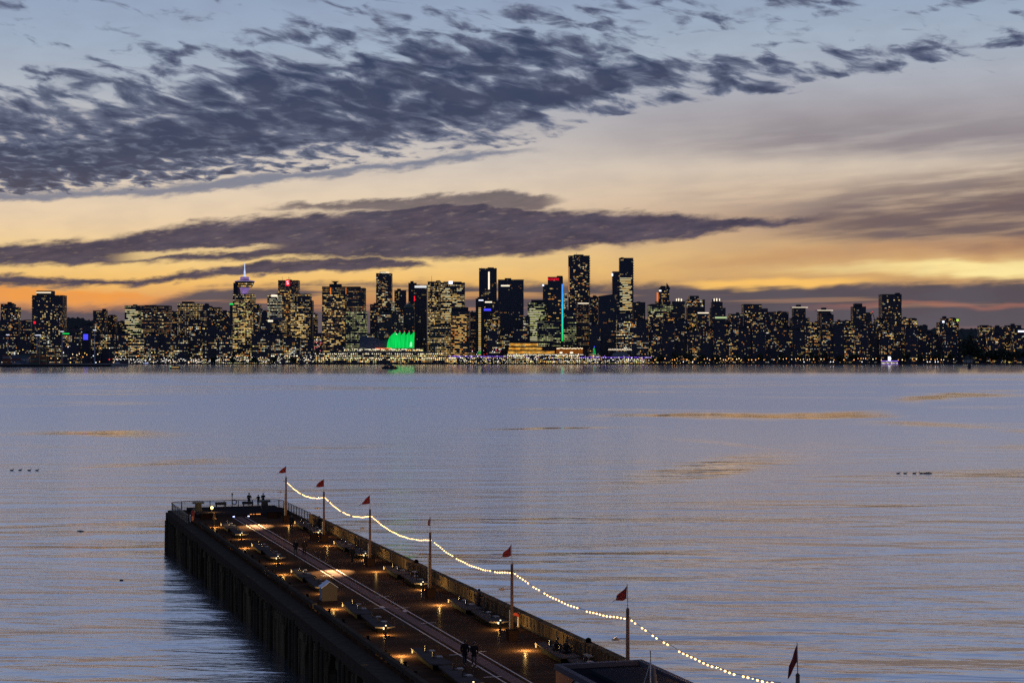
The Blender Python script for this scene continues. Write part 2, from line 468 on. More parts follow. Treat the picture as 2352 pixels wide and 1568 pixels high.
# ------------------------------------------------------------------ water
def make_water():
    m, T, out = mat_new('harbour_water')
    geo = T.n.new('ShaderNodeNewGeometry')
    X, Y, Z = T.sep(geo.outputs['Position'])
    far = T.ss(Y, 140.0, 900.0)
    inshore = T.ss(Y, 1750.0, 2500.0)
    # slicks and wind lanes, long and thin
    lane = T.noise(T.xyz(T.mul(T.add(X, T.mul(Y, 0.25)), 0.0045), T.mul(Y, 0.0085), 0.0), 1.0, 4.0, 0.55, dist=1.4)
    lane2 = T.noise(T.xyz(T.mul(T.sub(X, T.mul(Y, 0.1)), 0.0016), T.mul(Y, 0.0036), 4.0), 1.0, 3.0, 0.5, dist=1.6)
    slick = T.mul(T.mul(T.ss(lane, 0.47, 0.60), T.ss(lane2, 0.40, 0.56)), 0.55)
    # current lines: long calm curves lying on the water
    X01 = T.mapr(X, -250.0, 350.0, 0.0, 1.0)
    def current(pts, half, soft=0.06):
        q = []
        for px_, py_ in pts:
            yy = CAM_H * F / (py_ - HOR); q.append((((px_ - 1176) / F * yy + 250.0) / 600.0, yy / 1000.0))
        q.sort(); lo, hi = q[0][0], q[-1][0]
        wobble = T.mul(T.sub(T.noise(T.xyz(T.mul(X, 0.03), T.mul(Y, 0.02), 6.0), 1.0, 3.0, 0.6), 0.5), half * 2.6)
        dd = T.m('ABSOLUTE', T.sub(T.add(Y, wobble), T.mul(T.curve(X01, q), 1000.0)))
        return T.mul(T.ss(dd, half * 1.25, half * 0.2), T.mul(T.ss(X01, lo - soft * 0.3, lo + soft), T.ss(X01, hi + soft * 0.3, hi - soft)))
    curs = [current([(60, 1092), (150, 1078), (300, 1067), (450, 1058), (570, 1054)], 15.0), current([(1380, 1116), (1500, 1096), (1650, 1072), (1830, 1044)], 24.0),
            current([(1540, 1006), (1700, 1022), (1840, 1042)], 16.0), current([(1040, 987), (1250, 984), (1470, 981)], 9.0), current([(1330, 957), (1600, 953), (1800, 956), (2060, 944)], 40.0),
            current([(1980, 972), (2150, 974), (2352, 984)], 32.0), current([(2050, 925), (2200, 908), (2352, 904)], 60.0), current([(0, 996), (200, 994), (420, 1000)], 22.0), current([(620, 1032), (760, 1026), (880, 1024)], 12.0)]
    cur = curs[0]
    for k_ in curs[1:]: cur = T.m('MAXIMUM', cur, k_)
    slick = T.m('MAXIMUM', slick, T.mul(cur, T.ss(T.noise(T.xyz(T.mul(X, 0.05), T.mul(Y, 0.05), 2.0), 1.0, 3.0, 0.6), 0.25, 0.5, 0.45, 1.0)))
    # waves: heights in metres
    w0 = T.noise(T.xyz(T.mul(T.add(X, T.mul(Y, 0.45)), 0.034), T.mul(T.sub(Y, T.mul(X, 0.12)), 0.105), 8.0), 1.0, 1.0, 0.5, dist=0.5)
    w1 = T.noise(T.xyz(T.mul(T.add(X, T.mul(Y, 0.3)), 0.11), T.mul(T.add(Y, T.mul(X, 0.10)), 0.30), 1.0), 1.0, 2.0, 0.5, dist=0.5)
    w2 = T.noise(T.xyz(T.mul(T.add(X, T.mul(Y, -0.2)), 0.50), T.mul(Y, 1.15), 2.0), 1.0, 2.0, 0.5)
    w3 = T.noise(T.xyz(T.mul(X, 1.6), T.mul(Y, 3.2), 3.0), 1.0, 1.0, 0.5)
    gust = T.noise(T.xyz(T.mul(X, 0.016), T.mul(Y, 0.026), 12.0), 1.0, 2.0, 0.5)
    calm = T.mul(T.sub(1.0, T.mul(slick, 0.8)), T.mapr(gust, 0.3, 0.7, 0.45, 1.5))
    h = T.add(T.mul(T.add(T.mul(w0, 0.85), T.mul(w1, 0.34)), T.mapr(gust, 0.3, 0.7, 1.25, 0.7)), T.mul(calm, T.add(T.mul(w2, 0.085), T.mul(w3, 0.024))))
    b = T.n.new('ShaderNodeBump'); b.inputs['Distance'].default_value = 1.0
    T.put(b.inputs['Strength'], T.mul(T.mapr(far, 0.0, 1.0, 1.0, 0.20), T.sub(1.0, T.mul(T.mul(slick, far), 0.6)))); T.put(b.inputs['Height'], h)
    rough = T.sub(T.mapr(far, 0.0, 1.0, 0.19, 0.32), T.mul(inshore, 0.21))
    rough = T.sub(rough, T.mul(T.mul(slick, 0.22), T.sub(1.0, T.mul(inshore, 0.95))))
    g = T.n.new('ShaderNodeBsdfGlossy'); g.distribution = 'MULTI_GGX'
    g.inputs['Color'].default_value = (1.0, 0.95, 0.94, 1)
    T.put(g.inputs['Roughness'], rough); T.put(g.inputs['Normal'], b.outputs[0])
    d = T.n.new('ShaderNodeBsdfDiffuse'); d.inputs['Color'].default_value = (0.02, 0.034, 0.055, 1)
    fr = T.n.new('ShaderNodeFresnel'); fr.inputs['IOR'].default_value = 1.36
    mx = T.n.new('ShaderNodeMixShader')
    T.put(mx.inputs[0], T.m('POWER', fr.outputs[0], 0.24)); T.l.new(d.outputs[0], mx.inputs[1]); T.l.new(g.outputs[0], mx.inputs[2])
    T.l.new(mx.outputs[0], out.inputs[0])
    m.cycles.emission_sampling = 'NONE'
    return m

wmb = MB(); wmb.poly([(-14000, -400, 0), (14000, -400, 0), (14000, 14000, 0), (-14000, 14000, 0)])
water = wmb.build('water', make_water(), kind='structure')

# ------------------------------------------------------------------ the city across the water
S = 0.765625                      # photograph columns (3072 wide) -> 2352 wide units
def wx(px, Y): return (px * S - 1176) / F * Y
def wz(py, Y): return CAM_H + (HOR - py * S) / F * Y
SHORE = 4034.0
GZ = 2.5
land = MB(); land.box(-9000, 9000, SHORE, 14000, -2, GZ)
land.build('ground', mat('shore_ground', (0.03, 0.03, 0.028), 0.9), kind='structure')


def hill(x0, x1, Y, prof, seed, d=500):
    """prof: (px, py) ridge points; a jagged wooded ridge of real depth"""
    mb = MB(); r = random.Random(seed); N = 220
    top = []
    for i in range(N + 1):
        px = x0 + (x1 - x0) * i / N
        py = prof[-1][1]
        for (a, b), (c, e) in zip(prof, prof[1:]):
            if a <= px <= c: py = b + (e - b) * (px - a) / (c - a); break
        top.append((wx(px, Y), wz(py, Y) + r.uniform(-3.5, 4.5)))
    for (xa, za), (xb, zb) in zip(top, top[1:]):
        mb.poly([(xa, Y - d * 0.5, GZ), (xb, Y - d * 0.5, GZ), (xb, Y, zb), (xa, Y, za)])
        mb.poly([(xa, Y, za), (xb, Y, zb), (xb, Y + d, GZ), (xa, Y + d, GZ)])
    mb.build('hill', mat('wooded_hill', (0.025, 0.028, 0.022), 0.95, var=0.4, scale=0.02), kind='structure')

hill(-400, 560, 6328, [(-400, 968), (60, 960), (150, 962), (205, 951), (240, 953), (290, 965), (400, 985), (560, 1000)], 1)
hill(2600, 3955, 6328, [(2600, 1000), (2760, 990), (2800, 986), (2960, 987), (3072, 984), (3955, 975)], 2)
hill(400, 2700, 7006, [(400, 1003), (1500, 1010), (2300, 1003), (2700, 1000)], 3)

PANE = {}
def pane_mesh(w, h, m):
    k = (round(w, 1), round(h, 1), m.name)
    if k not in PANE:
        b = MB(); b.box(-w / 2, w / 2, -0.15, 0.1, -h / 2, h / 2)
        me = bpy.data.meshes.new('window'); me.from_pydata(b.v, [], b.f); me.materials.append(m); PANE[k] = me
    return PANE[k]

LIT = [glow_mat('lit_pane_amber', lin(246, 200, 116), 0.85), glow_mat('lit_pane_cream', lin(250, 222, 158), 0.9),
       glow_mat('lit_pane_pale', lin(236, 230, 186), 0.85), glow_mat('lit_pane_green', lin(222, 226, 136), 0.75),
       glow_mat('lit_pane_orange', lin(250, 164, 80), 0.75)]
SHORTS = []


def building(name, label, short, x0, x1, py, Y, style, parts=(), deep=None, base=GZ, cat='building', group=None, panes=None, roofed=True, slope=0.0):
    """columns/rows of the photograph give width and height at the distance Y"""
    X0, X1, Z1 = wx(x0, Y), wx(x1, Y), wz(py, Y)
    w = X1 - X0; cx = (X0 + X1) / 2; d = deep or max(16.0, min(w, 42.0))
    root = thing(name, label, cat, (cx, Y, base), 0, group)
    H = Z1 - base
    mb = MB()
    if slope:
        mb.prism([(-w / 2, 0), (w / 2, 0), (w / 2, H + slope), (-w / 2, H)], 'y', 0, d)
    else:
        mb.box(-w / 2, w / 2, 0, d, 0, H)
    mb.build('wall', STY[style], root)
    if roofed and not slope:
        r = MB(); r.box(-w / 2 - 0.35, w / 2 + 0.35, -0.35, d + 0.35, H + 0.01, H + 1.3)
        r.build('roof', M_ROOF, root)
        if not any(p[0] in ('penthouse', 'upper_tower', 'podium') for p in parts) and w > 12:
            rr = random.Random(name + label)
            for _ in range(rr.choice([1, 1, 2])):
                pw = w * rr.uniform(0.14, 0.4); px_ = rr.uniform(-w / 2 + 1, w / 2 - 1 - pw)
                q = MB(); q.box(px_, px_ + pw, d * 0.25, d * 0.7, H + 1.31, H + 1.31 + rr.uniform(1.5, 5.0)); q.build('roof_plant', M_ROOF, root)
    for p in parts:
        kind, a, b, t = p[0], p[1], p[2], p[3]
        opt = p[4] if len(p) > 4 else None
        xa, xb, zt = wx(a, Y) - cx, wx(b, Y) - cx, wz(t, Y) - base
        if kind in ('penthouse', 'wing', 'upper_tower', 'podium', 'stair_core'):
            zb = H + 1.32 if kind == 'penthouse' else 0.0
            q = MB(); y0 = 0.6 if kind != 'podium' else -8.0
            if kind == 'wing': y0 = 2.0
            q.box(xa, xb, y0 if kind != 'penthouse' else d * 0.15, d * (0.85 if kind == 'penthouse' else 0.93), zb, zt)
            q.build(kind, STY[opt or 'blank'], root)
        elif kind == 'antenna':
            q = MB(); q.tube([((xa + xb) / 2, d / 2, H * 0.9), ((xa + xb) / 2, d / 2, zt)], [0.55, 0.35], 6); q.build('antenna', M_STEEL, root)
        elif kind == 'crown_light':
            q = MB(); zb = wz(p[5], Y) - base
            q.box(xa, xb, -0.45, -0.37, zb, zt); q.build('crown_light', opt, root)
        elif kind == 'sign':
            q = MB(); zb = wz(p[5], Y) - base
            q.box(xa, xb, -0.75, -0.37, zb, zt); q.build('sign', opt, root)
        elif kind == 'balconies':
            me = None
            for q_ in range(int((H - 8) / 6.6)):
                if me is None:
                    q = MB(); q.box(xa, xb, 1.5, d * 0.7, 0, 1.1); o = q.build('balcony', M_ROOF, root); me = o.data
                else:
                    o = bpy.data.objects.new('balcony', me); COL.objects.link(o); o.parent = root
                o.location = (0, 0, H - 6 - q_ * 6.6)
        elif kind == 'spire':
            q = MB(); q.tube([((xa + xb) / 2, d / 2, H), ((xa + xb) / 2, d / 2, zt)], [1.6, 0.15], 6); q.build('spire', M_STEEL, root)
    if panes:
        # rooms with the lights on that show as separate bright panes
        n, cols, pw, lo, hi, pitch = panes
        r = random.Random(label)
        zs = [k * 4.2 + 2.1 for k in range(int(H * lo / 4.2), int(H * hi / 4.2))]
        made = set()
        for _ in range(n * 3):
            if len(made) >= n: break
            z = r.choice(zs); wd = r.choice(pw)
            k = int((w - wd) / pitch)
            xx = -w / 2 + wd / 2 + 0.4 + pitch * r.randint(0, max(0, k - 1)) if k > 0 else 0
            key = (round(z, 1), round(xx / 6))
            if key in made: continue
            made.add(key)
            o = bpy.data.objects.new('window', pane_mesh(wd, 1.8, LIT[r.choice(cols)])); COL.objects.link(o)
            o.parent = root; o.location = (xx, 0, z)
    if short: SHORTS.append((short, x0, x1, Y))
    return root, cx, H, d, w


WHT = glow_mat('white_sign_light', lin(236, 240, 255), 1.6)
CREAM = glow_mat('cream_cornice_light', lin(255, 236, 206), 1.3)
RED = glow_mat('red_sign_light', lin(255, 24, 48), 1.4)
BLU = glow_mat('blue_sign_light', lin(70, 70, 255), 1.3)
GRN = glow_mat('green_sign_light', lin(30, 220, 90), 1.2)
ORS = glow_mat('orange_strip_light', lin(255, 130, 50), 0.9)
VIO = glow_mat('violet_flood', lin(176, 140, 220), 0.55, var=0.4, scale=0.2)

B = building
T = 'tower'
# --- left third
B('apartment_tower', 'stepped dark condo tower cut by the left picture edge', 'the stepped left edge tower', 2, 38, 913, 4407, 'condomore', [('wing', 38, 54, 921, 'condomore')], cat=T)
B('apartment_tower', 'tall wide dark condo tower with lit rooftop storey and toothed balconies', 'the condo tower with lit rooftop storey', 96, 188, 887, 4384, 'condo', [('balconies', 188, 190.5, 0), ('balconies', 93.5, 96, 0), ('penthouse', 107, 154, 871.5), ('crown_light', 109, 153, 876, CREAM, 879), ('sign', 101, 107, 964, RED, 971)], cat=T, panes=(45, (0, 1), (2.6, 3.4), 0.25, 0.95, 5.0))
B('apartment_block', 'low dim block left of the condo tower with lit rooftop storey', None, 55, 92, 962, 4633, 'low')
B('apartment_tower', 'slim condo tower with dense warm windows left of a rooftop mast', 'the slim tower left of a rooftop mast', 279, 315, 933, 4407, 'condomore', [('antenna', 317, 318.5, 925)], cat=T)
B('apartment_tower', 'short grey tower with flat top right of the rooftop mast', 'the short flat topped grey tower', 318, 346, 948, 4464, 'condo', [('penthouse', 326, 341, 944)], cat=T)
B('office_building', 'office slab with bright stacked floor bands, left of two twin height slabs', 'the left of the twin office slabs', 374, 422, 918, 4362, 'officegreen', cat='office building', panes=(50, (2, 1), (6, 9, 12), 0.35, 0.97, 4.0))
B('office_building', 'wider dark office slab with dim windows, right of two twin height slabs', 'the right of the twin office slabs', 424, 506, 918, 4339, 'officedim', cat='office building', panes=(40, (2, 1), (3, 4), 0.2, 0.9, 5.0))
B('apartment_block', 'small dim block tucked left of the twin height office slabs', None, 352, 374, 965, 4464, 'condomore')
B('apartment_block', 'narrow dim block between the twin slabs and a stepped office', None, 506, 532, 935, 4520, 'condomore')
B('office_building', 'stepped office block with sloping glass shoulder and many amber windows', 'the stepped office with sloping shoulder', 532, 600, 912, 4294, 'grid', [('penthouse', 544, 576, 904), ('wing', 600, 612, 932, 'office')], cat='office building')
B('apartment_tower', 'dark pointed tower rising behind a broad flat topped block', 'the dark pointed tower', 608, 626, 916, 4746, 'glass', [('spire', 616, 618, 912)], cat=T)
B('apartment_block', 'broad flat topped dark block beside a dark pointed tower', 'the broad flat topped block', 624, 661, 923, 4576, 'condomore')
B('apartment_block', 'plain dark block left of the revolving disc tower', 'the plain block left of the disc tower', 661, 691, 937, 4520, 'condomore')

# --- the tower with the disc
hc, hx, hH, hd, hw = B('observation_tower', 'office tower crowned by a violet lit saucer pod and white mast', 'the tower with the saucer pod', 698, 760, 883, 4249, 'grid',
                       [('stair_core', 700, 713, 848, 'blank'), ('wing', 689, 699, 913, 'glass'), ('sign', 689, 700, 910, GRN, 914), ('wing', 759, 777, 912, 'condomore'), ('podium', 696, 752, 1035, 'low')],
                       cat='observation tower', panes=(70, (0, 1, 0, 3), (3, 6.5, 10), 0.12, 0.95, 3.7))
YH = 4249
def hz(py): return wz(py, YH) - GZ
pcx = wx(731, YH) - hx
pod = MB(); u = YH / F * S
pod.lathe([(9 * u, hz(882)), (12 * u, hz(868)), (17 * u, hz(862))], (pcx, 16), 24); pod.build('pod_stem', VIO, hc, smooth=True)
pod = MB(); pod.lathe([(17 * u, hz(862)), (23 * u, hz(860)), (29 * u, hz(846)), (30.5 * u, hz(843.5)), (30 * u, hz(842)), (15 * u, hz(839))], (pcx, 16), 32)
pod.build('saucer_pod', facade('pod_facade', 3.0, 5.6, 0.8, 0.4, 0.6, 0.3, WARM, 1.0, runs=4.0), hc)
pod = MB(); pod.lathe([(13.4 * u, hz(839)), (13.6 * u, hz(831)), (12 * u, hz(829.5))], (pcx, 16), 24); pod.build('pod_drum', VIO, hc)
pod = MB(); pod.lathe([(30.8 * u, hz(843.3)), (30.8 * u, hz(842.3))], (pcx, 16), 32); pod.build('rim_light', glow_mat('rim_violet', lin(190, 170, 240), 0.8), hc)
pod = MB(); pod.tube([(pcx, 16, hz(829)), (pcx, 16, hz(812)), (pcx, 16, hz(811)), (pcx, 16, hz(799)), (pcx, 16, hz(788))], [2.6, 2.0, 1.4, 1.1, 0.5], 8)
pod.build('mast', glow_mat('mast_flood', lin(200, 216, 255), 1.1, var=0.3, scale=0.2), hc)

B('apartment_tower', 'dark narrow tower just right of the saucer pod tower', None, 777, 802, 932, 4746, 'glass', cat=T)
B('office_building', 'pale lit office tower with bright arched top, left of the red S sign', 'the pale tower with arched top', 802, 841, 886, 4464, 'officepale', [('crown_light', 814, 832, 884, CREAM, 890)], cat='office building')
bs, bcx, bH, bd, bw = B('office_tower', 'brown office tower with a white S on a red rooftop sign', 'the tower with the red S sign', 834, 894, 842, 4576, 'officedim', [('antenna', 843, 844.5, 829), ('antenna', 862, 863, 829), ('antenna', 866, 867, 830), ('penthouse', 858, 872, 838)], cat=T, panes=(55, (0, 4, 0), (3, 5), 0.45, 0.9, 5.0))
q = MB(); q.box(wx(856.5, 4576) - bcx, wx(869.5, 4576) - bcx, -0.9, -0.37, wz(857, 4576) - GZ, wz(840, 4576) - GZ); sgn = q.build('sign', RED, bs)
def letters(txt, size, m, parent, loc, ext=0.2, name='lettering', rot=(R(90), 0, 0)):
    c = bpy.data.curves.new(name, 'FONT'); c.body = txt; c.size = size; c.align_x = 'CENTER'; c.align_y = 'CENTER'; c.extrude = ext
    t = bpy.data.objects.new(name, c); COL.objects.link(t)
    me = bpy.data.meshes.new_from_object(t.evaluated_get(bpy.context.evaluated_depsgraph_get()))
    bpy.data.objects.remove(t); bpy.data.curves.remove(c)
    me.name = name; me.materials.clear(); me.materials.append(m)
    o = bpy.data.objects.new(name, me); COL.objects.link(o); o.rotation_euler = rot
    o.parent = parent; o.location = loc
    return o
letters('S', 13.0, WHT, sgn, (0.0, -1.2, wz(848.5, 4576) - GZ))
sgn.children[0].location.x = (wx(863, 4576) - bcx)
B('office_tower', 'stepped cream lit office tower with dense grid of windows, right of red S sign', 'the cream lit stepped tower', 872, 931, 907, 4294, 'grid', [('upper_tower', 876, 930, 881, 'office'), ('wing', 931, 936, 901, 'glass')], cat=T, panes=(60, (0, 1), (3, 7, 10), 0.1, 0.95, 3.7))
dm, dcx, dH, dd, dw = B('office_building', 'office block under a dark rounded dome roof with ring of lights', 'the dome roofed block', 801, 855, 962, 4204, 'office', [('crown_light', 803, 819, 960, CREAM, 965)], cat='office building', roofed=False)
q = MB(); ru = 25 * 4204 / F * S
q.lathe([(ru * math.cos(t), dH + ru * 0.42 * math.sin(t)) for t in [0, 0.3, 0.6, 0.9, 1.2, 1.45]], (0, dd / 2), 24); q.build('dome', mat('dome_lead', (0.06, 0.05, 0.05), 0.6), dm, smooth=True)
B('shop_building', 'thin lit block with white sign at the street gap beside red Christmas lights', 'the thin block at the street gap', 936, 952, 943, 4407, 'office', [('sign', 936, 942, 944, WHT, 951)], cat='building')
B('shop_building', 'low block of pink and red shop lights in the street gap', 'the pink shop lights', 942, 966, 1000, 4294, 'low', cat='building')

# --- centre
B('office_tower', 'broad brown office tower with rooftop funnel and two orange strip lights', 'the brown tower with rooftop funnel', 966, 1039, 861, 4294, 'officedim', [('penthouse', 987, 1021.5, 851.5), ('crown_light', 990.5, 993.5, 863, ORS, 882), ('crown_light', 1037, 1038.8, 863, ORS, 882)], cat=T, panes=(100, (0, 1, 0), (3, 6.4), 0.08, 0.92, 3.7))
fb = MB(); fx_, fy_ = wx(1004, 4294), 4311
fb.lathe([(3.5, wz(851.5, 4294)), (4.2, wz(847, 4294)), (9.5, wz(843.5, 4294)), (9.5, wz(843, 4294))], (0, 0), 12)
fo = fb.build('funnel', M_ROOF, None, (fx_, fy_, 0)); fo.parent = [o for o in COL.objects if o.get('label', '').startswith('broad brown office')][0]
fo.location = (fx_ - fo.parent.location.x, 15, -GZ)
B('office_tower', 'brown office tower with yellow green lit lower floors joined to funnel tower', 'the tower with yellow green lower floors', 1040, 1094, 865, 4283, 'officedim', [('penthouse', 1041, 1079, 859), ('podium', 1039, 1098, 935, 'officegreen')], cat=T)
B('apartment_tower', 'slender dark block right of the yellow green lower floors', 'the slender dark block', 1110, 1134, 914, 4520, 'condomore', cat=T)
B('office_tower', 'tall thin tower with white framed rooftop and pale lit lower block', 'the tall thin tower with white framed top', 1128, 1174.5, 821, 4576, 'condomore', [('crown_light', 1141, 1168, 816, CREAM, 818.5), ('wing', 1154, 1181, 903, 'officepale')], cat=T, panes=(30, (1, 2), (5, 8), 0.2, 0.8, 4.0))
B('apartment_tower', 'dark tower with few lights behind a small green dome', 'the dark tower behind the dome', 1183, 1217, 872, 4690, 'condo', cat=T)
B('apartment_tower', 'narrow tower of yellow windows rising behind a white topped tower', 'the narrow yellow window tower', 1225, 1249, 850, 4746, 'condomore', cat=T)
B('office_tower', 'dark glass tower with a bright white band along its top', 'the tower with the white top band', 1243, 1280, 858, 4520, 'glass', [('crown_light', 1244, 1279.5, 857, glow_mat('white_crown', lin(235, 238, 236), 1.0), 863), ('sign', 1242, 1244.5, 888, RED, 903)], cat=T)
dt, dcx, dH, dd, dw = B('hotel_tower', 'dark tower ending in a small dim green dome', 'the green domed tower', 1208, 1243, 925, 4350, 'glass', cat=T, roofed=False)
q = MB(); ru = 15 * 4350 / F * S
q.lathe([(ru * math.cos(t), dH + ru * 1.0 * math.sin(t)) for t in [0, 0.3, 0.6, 0.9, 1.2, 1.45]], (0, dd / 2), 20); q.build('dome', mat('dome_copper', (0.07, 0.085, 0.05), 0.6), dt, smooth=True)
B('office_tower', 'flat topped office tower with amber grid and thin rooftop mast', 'the amber tower with thin mast', 1283, 1322, 846, 4464, 'grid', [('antenna', 1293, 1295, 826), ('penthouse', 1308, 1320, 841)], cat=T, panes=(50, (0, 1), (3, 5), 0.2, 0.97, 3.7))
B('office_tower', 'wide bright office tower with curved roofline and small white rooftop logo', 'the wide tower with rooftop logo', 1322, 1394, 849, 4441, 'office', [('penthouse', 1330, 1384, 844.5), ('sign', 1346, 1358, 843, WHT, 852)], cat=T, panes=(80, (1, 2, 0), (4, 8, 12), 0.3, 0.95, 3.6))
B('office_building', 'dark capped office block with even orange floor bands behind the quay', 'the dark capped block with orange bands', 1353, 1408, 934, 4181, 'officedim', [('penthouse', 1354, 1404, 921)], cat='office building', panes=(80, (0, 4), (4, 8), 0.1, 0.97, 4.0))
B('office_building', 'lower office block of broken pale bands behind the green sails', 'the block behind the green sails', 1283, 1353, 975, 4170, 'office', cat='office building')
B('office_building', 'dim block with reddish windows beside a bright narrow light strip tower', 'the dim reddish block', 1410, 1428, 937, 4464, 'officedim', cat='office building')
B('office_building', 'mid height block of mixed windows behind the white convention roof', 'the mixed window block', 1134, 1208, 935, 4271, 'low', cat='office building')
B('office_tower', 'tall dark tower with a single vertical line of white lights', 'the tower with a white vertical line', 1437, 1490, 806, 4576, 'glass', [('antenna', 1443, 1444, 801), ('antenna', 1486, 1487, 801), ('crown_light', 1464.5, 1469, 815, CREAM, 868)], cat=T)
B('hotel_tower', 'slim pale slab with ladder of lit windows and small white sign', 'the slim pale slab', 1427, 1451, 897, 4181, 'blank', [('sign', 1436, 1450, 899, WHT, 902)], cat='hotel', panes=(62, (1, 1, 0), (6.0,), 0.03, 0.9, 99.0))
B('hotel_tower', 'dark hotel block with a short blue lit sign beside the slim pale slab', 'the block with the blue sign', 1452, 1500, 903, 4204, 'condomore', [('sign', 1451.5, 1473, 926, BLU, 932), ('crown_light', 1455, 1476, 904, CREAM, 908)], cat='hotel')
B('office_tower', 'twin shafted dark tower with an octagonal left half and bright right edge', 'the twin shafted dark tower', 1494, 1571, 840, 4384, 'glass', [('penthouse', 1514, 1534, 834), ('crown_light', 1503, 1529, 855, CREAM, 859)], cat=T)
B('office_building', 'office block with pale green floor bands left of the rainbow light strip', 'the pale green banded block', 1583, 1638, 909, 4249, 'officegreen', [('penthouse', 1594, 1630, 899)], cat='office building', panes=(70, (3, 2), (5, 9, 14), 0.3, 0.93, 3.8))
B('office_building', 'low wide office with bright yellow bands behind the amber lit hall', 'the low yellow banded office', 1612, 1682, 962, 4170, 'officegreen', cat='office building')
ot, ocx, oH, od, ow = B('office_tower', 'dark tower with red sign and a blue to green vertical light strip', 'the tower with the red name sign', 1644, 1689, 832, 4317, 'glass', [('penthouse', 1671, 1688, 827), ('wing', 1629, 1645, 853, 'glass'), ('sign', 1627, 1632, 853, WHT, 858)], cat=T, panes=(20, (0, 4), (3, 6), 0.3, 0.9, 4.0))
letters('ROGERS', 7.4, RED, ot, (wx(1660, 4317) - ocx, -0.6, wz(838, 4317) - GZ), 0.2, 'sign')
q = MB(); zt, zb = wz(852, 4317) - GZ, wz(1023, 4317) - GZ; xa, xb = wx(1685, 4317) - ocx, wx(1689, 4317) - ocx
ledm, Tm, om = mat_new('led_strip')
zc = Tm.sep(Tm.n.new('ShaderNodeTexCoord').outputs['Object'])[2]
e = Tm.n.new('ShaderNodeEmission')
Tm.put(e.inputs['Color'], Tm.ramp(Tm.mapr(zc, zb, zt, 0.0, 1.0), [(0.0, lin(20, 214, 80)), (0.3, lin(20, 214, 170)), (0.55, lin(20, 200, 235)), (0.8, lin(40, 160, 255)), (1.0, lin(60, 140, 255))]))
e.inputs['Strength'].default_value = 1.2; ledm.cycles.emission_sampling = 'NONE'
Tm.l.new(e.outputs[0], om.inputs[0])
q.box(xa, xb, -0.9, -0.4, zb, zt); q.build('light_strip', ledm, ot)
B('apartment_tower', 'tallest dark glass tower with toothed right edge and rooftop mast', 'the tallest dark tower', 1706, 1769, 768, 4633, 'condo', [('penthouse', 1722, 1751, 763), ('antenna', 1729.5, 1731, 757), ('balconies', 1769, 1771.5, 0), ('crown_light', 1705, 1708.5, 800, glow_mat('peach_fin', lin(214, 150, 96), 0.6), 872)], cat=T, panes=(60, (0, 1, 4), (2.6, 3.2, 5), 0.2, 0.92, 4.0))
B('office_building', 'office block with one bright row of square windows along its top', 'the block with a bright top row', 1729, 1767, 908, 4238, 'officedim', [('crown_light', 1734, 1766, 908.5, CREAM, 911)], cat='office building')
B('office_building', 'narrow glass block with green lit floors right of the rainbow light strip', 'the green floored glass block', 1691, 1729, 930, 4226, 'officegreen', [('wing', 1692, 1702, 880, 'officepale')], cat='office building')
B('apartment_block', 'small dark block with yellow windows left of a black glass tower', 'the small yellow window block', 1768, 1797, 892, 4464, 'condomore')
B('office_tower', 'black glass tower with a slanted roofline and hardly any lights', 'the slanted black glass tower', 1796, 1850, 888, 4204, 'glass', [], cat=T, slope=6.0)
B('hotel_tower', 'two step tower whose taller right half has a saw toothed edge', 'the two step tower', 1859, 1900, 775, 4520, 'glass', [('balconies', 1900, 1902.2, 0), ('wing', 1838, 1862, 814, 'glass'), ('sign', 1835, 1839, 820, WHT, 828)], cat='hotel', panes=(95, (1, 2, 1, 0), (6, 10, 14), 0.38, 0.83, 3.5))
B('apartment_block', 'plain dark slab right of the two step tower', 'the plain dark slab', 1900, 1936, 908, 4294, 'condo')

# --- right third
et, ecx, eH, ed, ew = B('apartment_tower', 'tower with a pointed sail shaped crown and needle above a lit office', 'the tower with pointed crown', 1969, 2012, 905, 4407, 'condomore', [('upper_tower', 1976, 2008, 868, 'condomore'), ('crown_light', 1970, 1975, 877, ORS, 904), ('sign', 1977, 1984, 870, WHT, 874)], cat=T)
q = MB(); q.prism([(wx(1976, 4407) - ecx, wz(868, 4407) - GZ), (wx(1998, 4407) - ecx, wz(868, 4407) - GZ), (wx(1997, 4407) - ecx, wz(858, 4407) - GZ), (wx(1985, 4407) - ecx, wz(857, 4407) - GZ)], 'y', 2, 20)
q.prism([(wx(1999, 4407) - ecx, wz(868, 4407) - GZ), (wx(2011, 4407) - ecx, wz(868, 4407) - GZ), (wx(2011, 4407) - ecx, wz(864, 4407) - GZ), (wx(2000.5, 4407) - ecx, wz(848, 4407) - GZ)], 'y', 6, 9); q.build('crown', M_ROOF, et)
B('office_building', 'wide office with long bright pale bands under the pointed crown', 'the office with long bright bands', 1947, 2020, 915, 4238, 'officegreen', cat='office building', panes=(55, (2, 1, 3), (8, 14, 20), 0.2, 0.9, 4.2))
CR = CREAM
B('apartment_tower', 'slim condo tower topped by three short lit columns, beside the pointed crown', 'the slim tower with lit columns', 2019, 2055, 905, 4350, 'condo', [('crown_light', 2028, 2031, 896, CR, 903), ('crown_light', 2034, 2038, 895, CR, 903), ('crown_light', 2042, 2046, 896, CR, 903)], cat=T)
B('apartment_tower', 'broad condo tower with stepped shoulders and dense orange windows', 'the broad stepped condo tower', 2062, 2115, 900, 4362, 'condomore', [('upper_tower', 2069, 2097, 887, 'condomore')], cat=T)
B('apartment_block', 'mid height block under a white curved roof light', 'the block with white roof light', 2092, 2127, 941, 4204, 'condomore', [('crown_light', 2093, 2126, 937, CR, 940)])
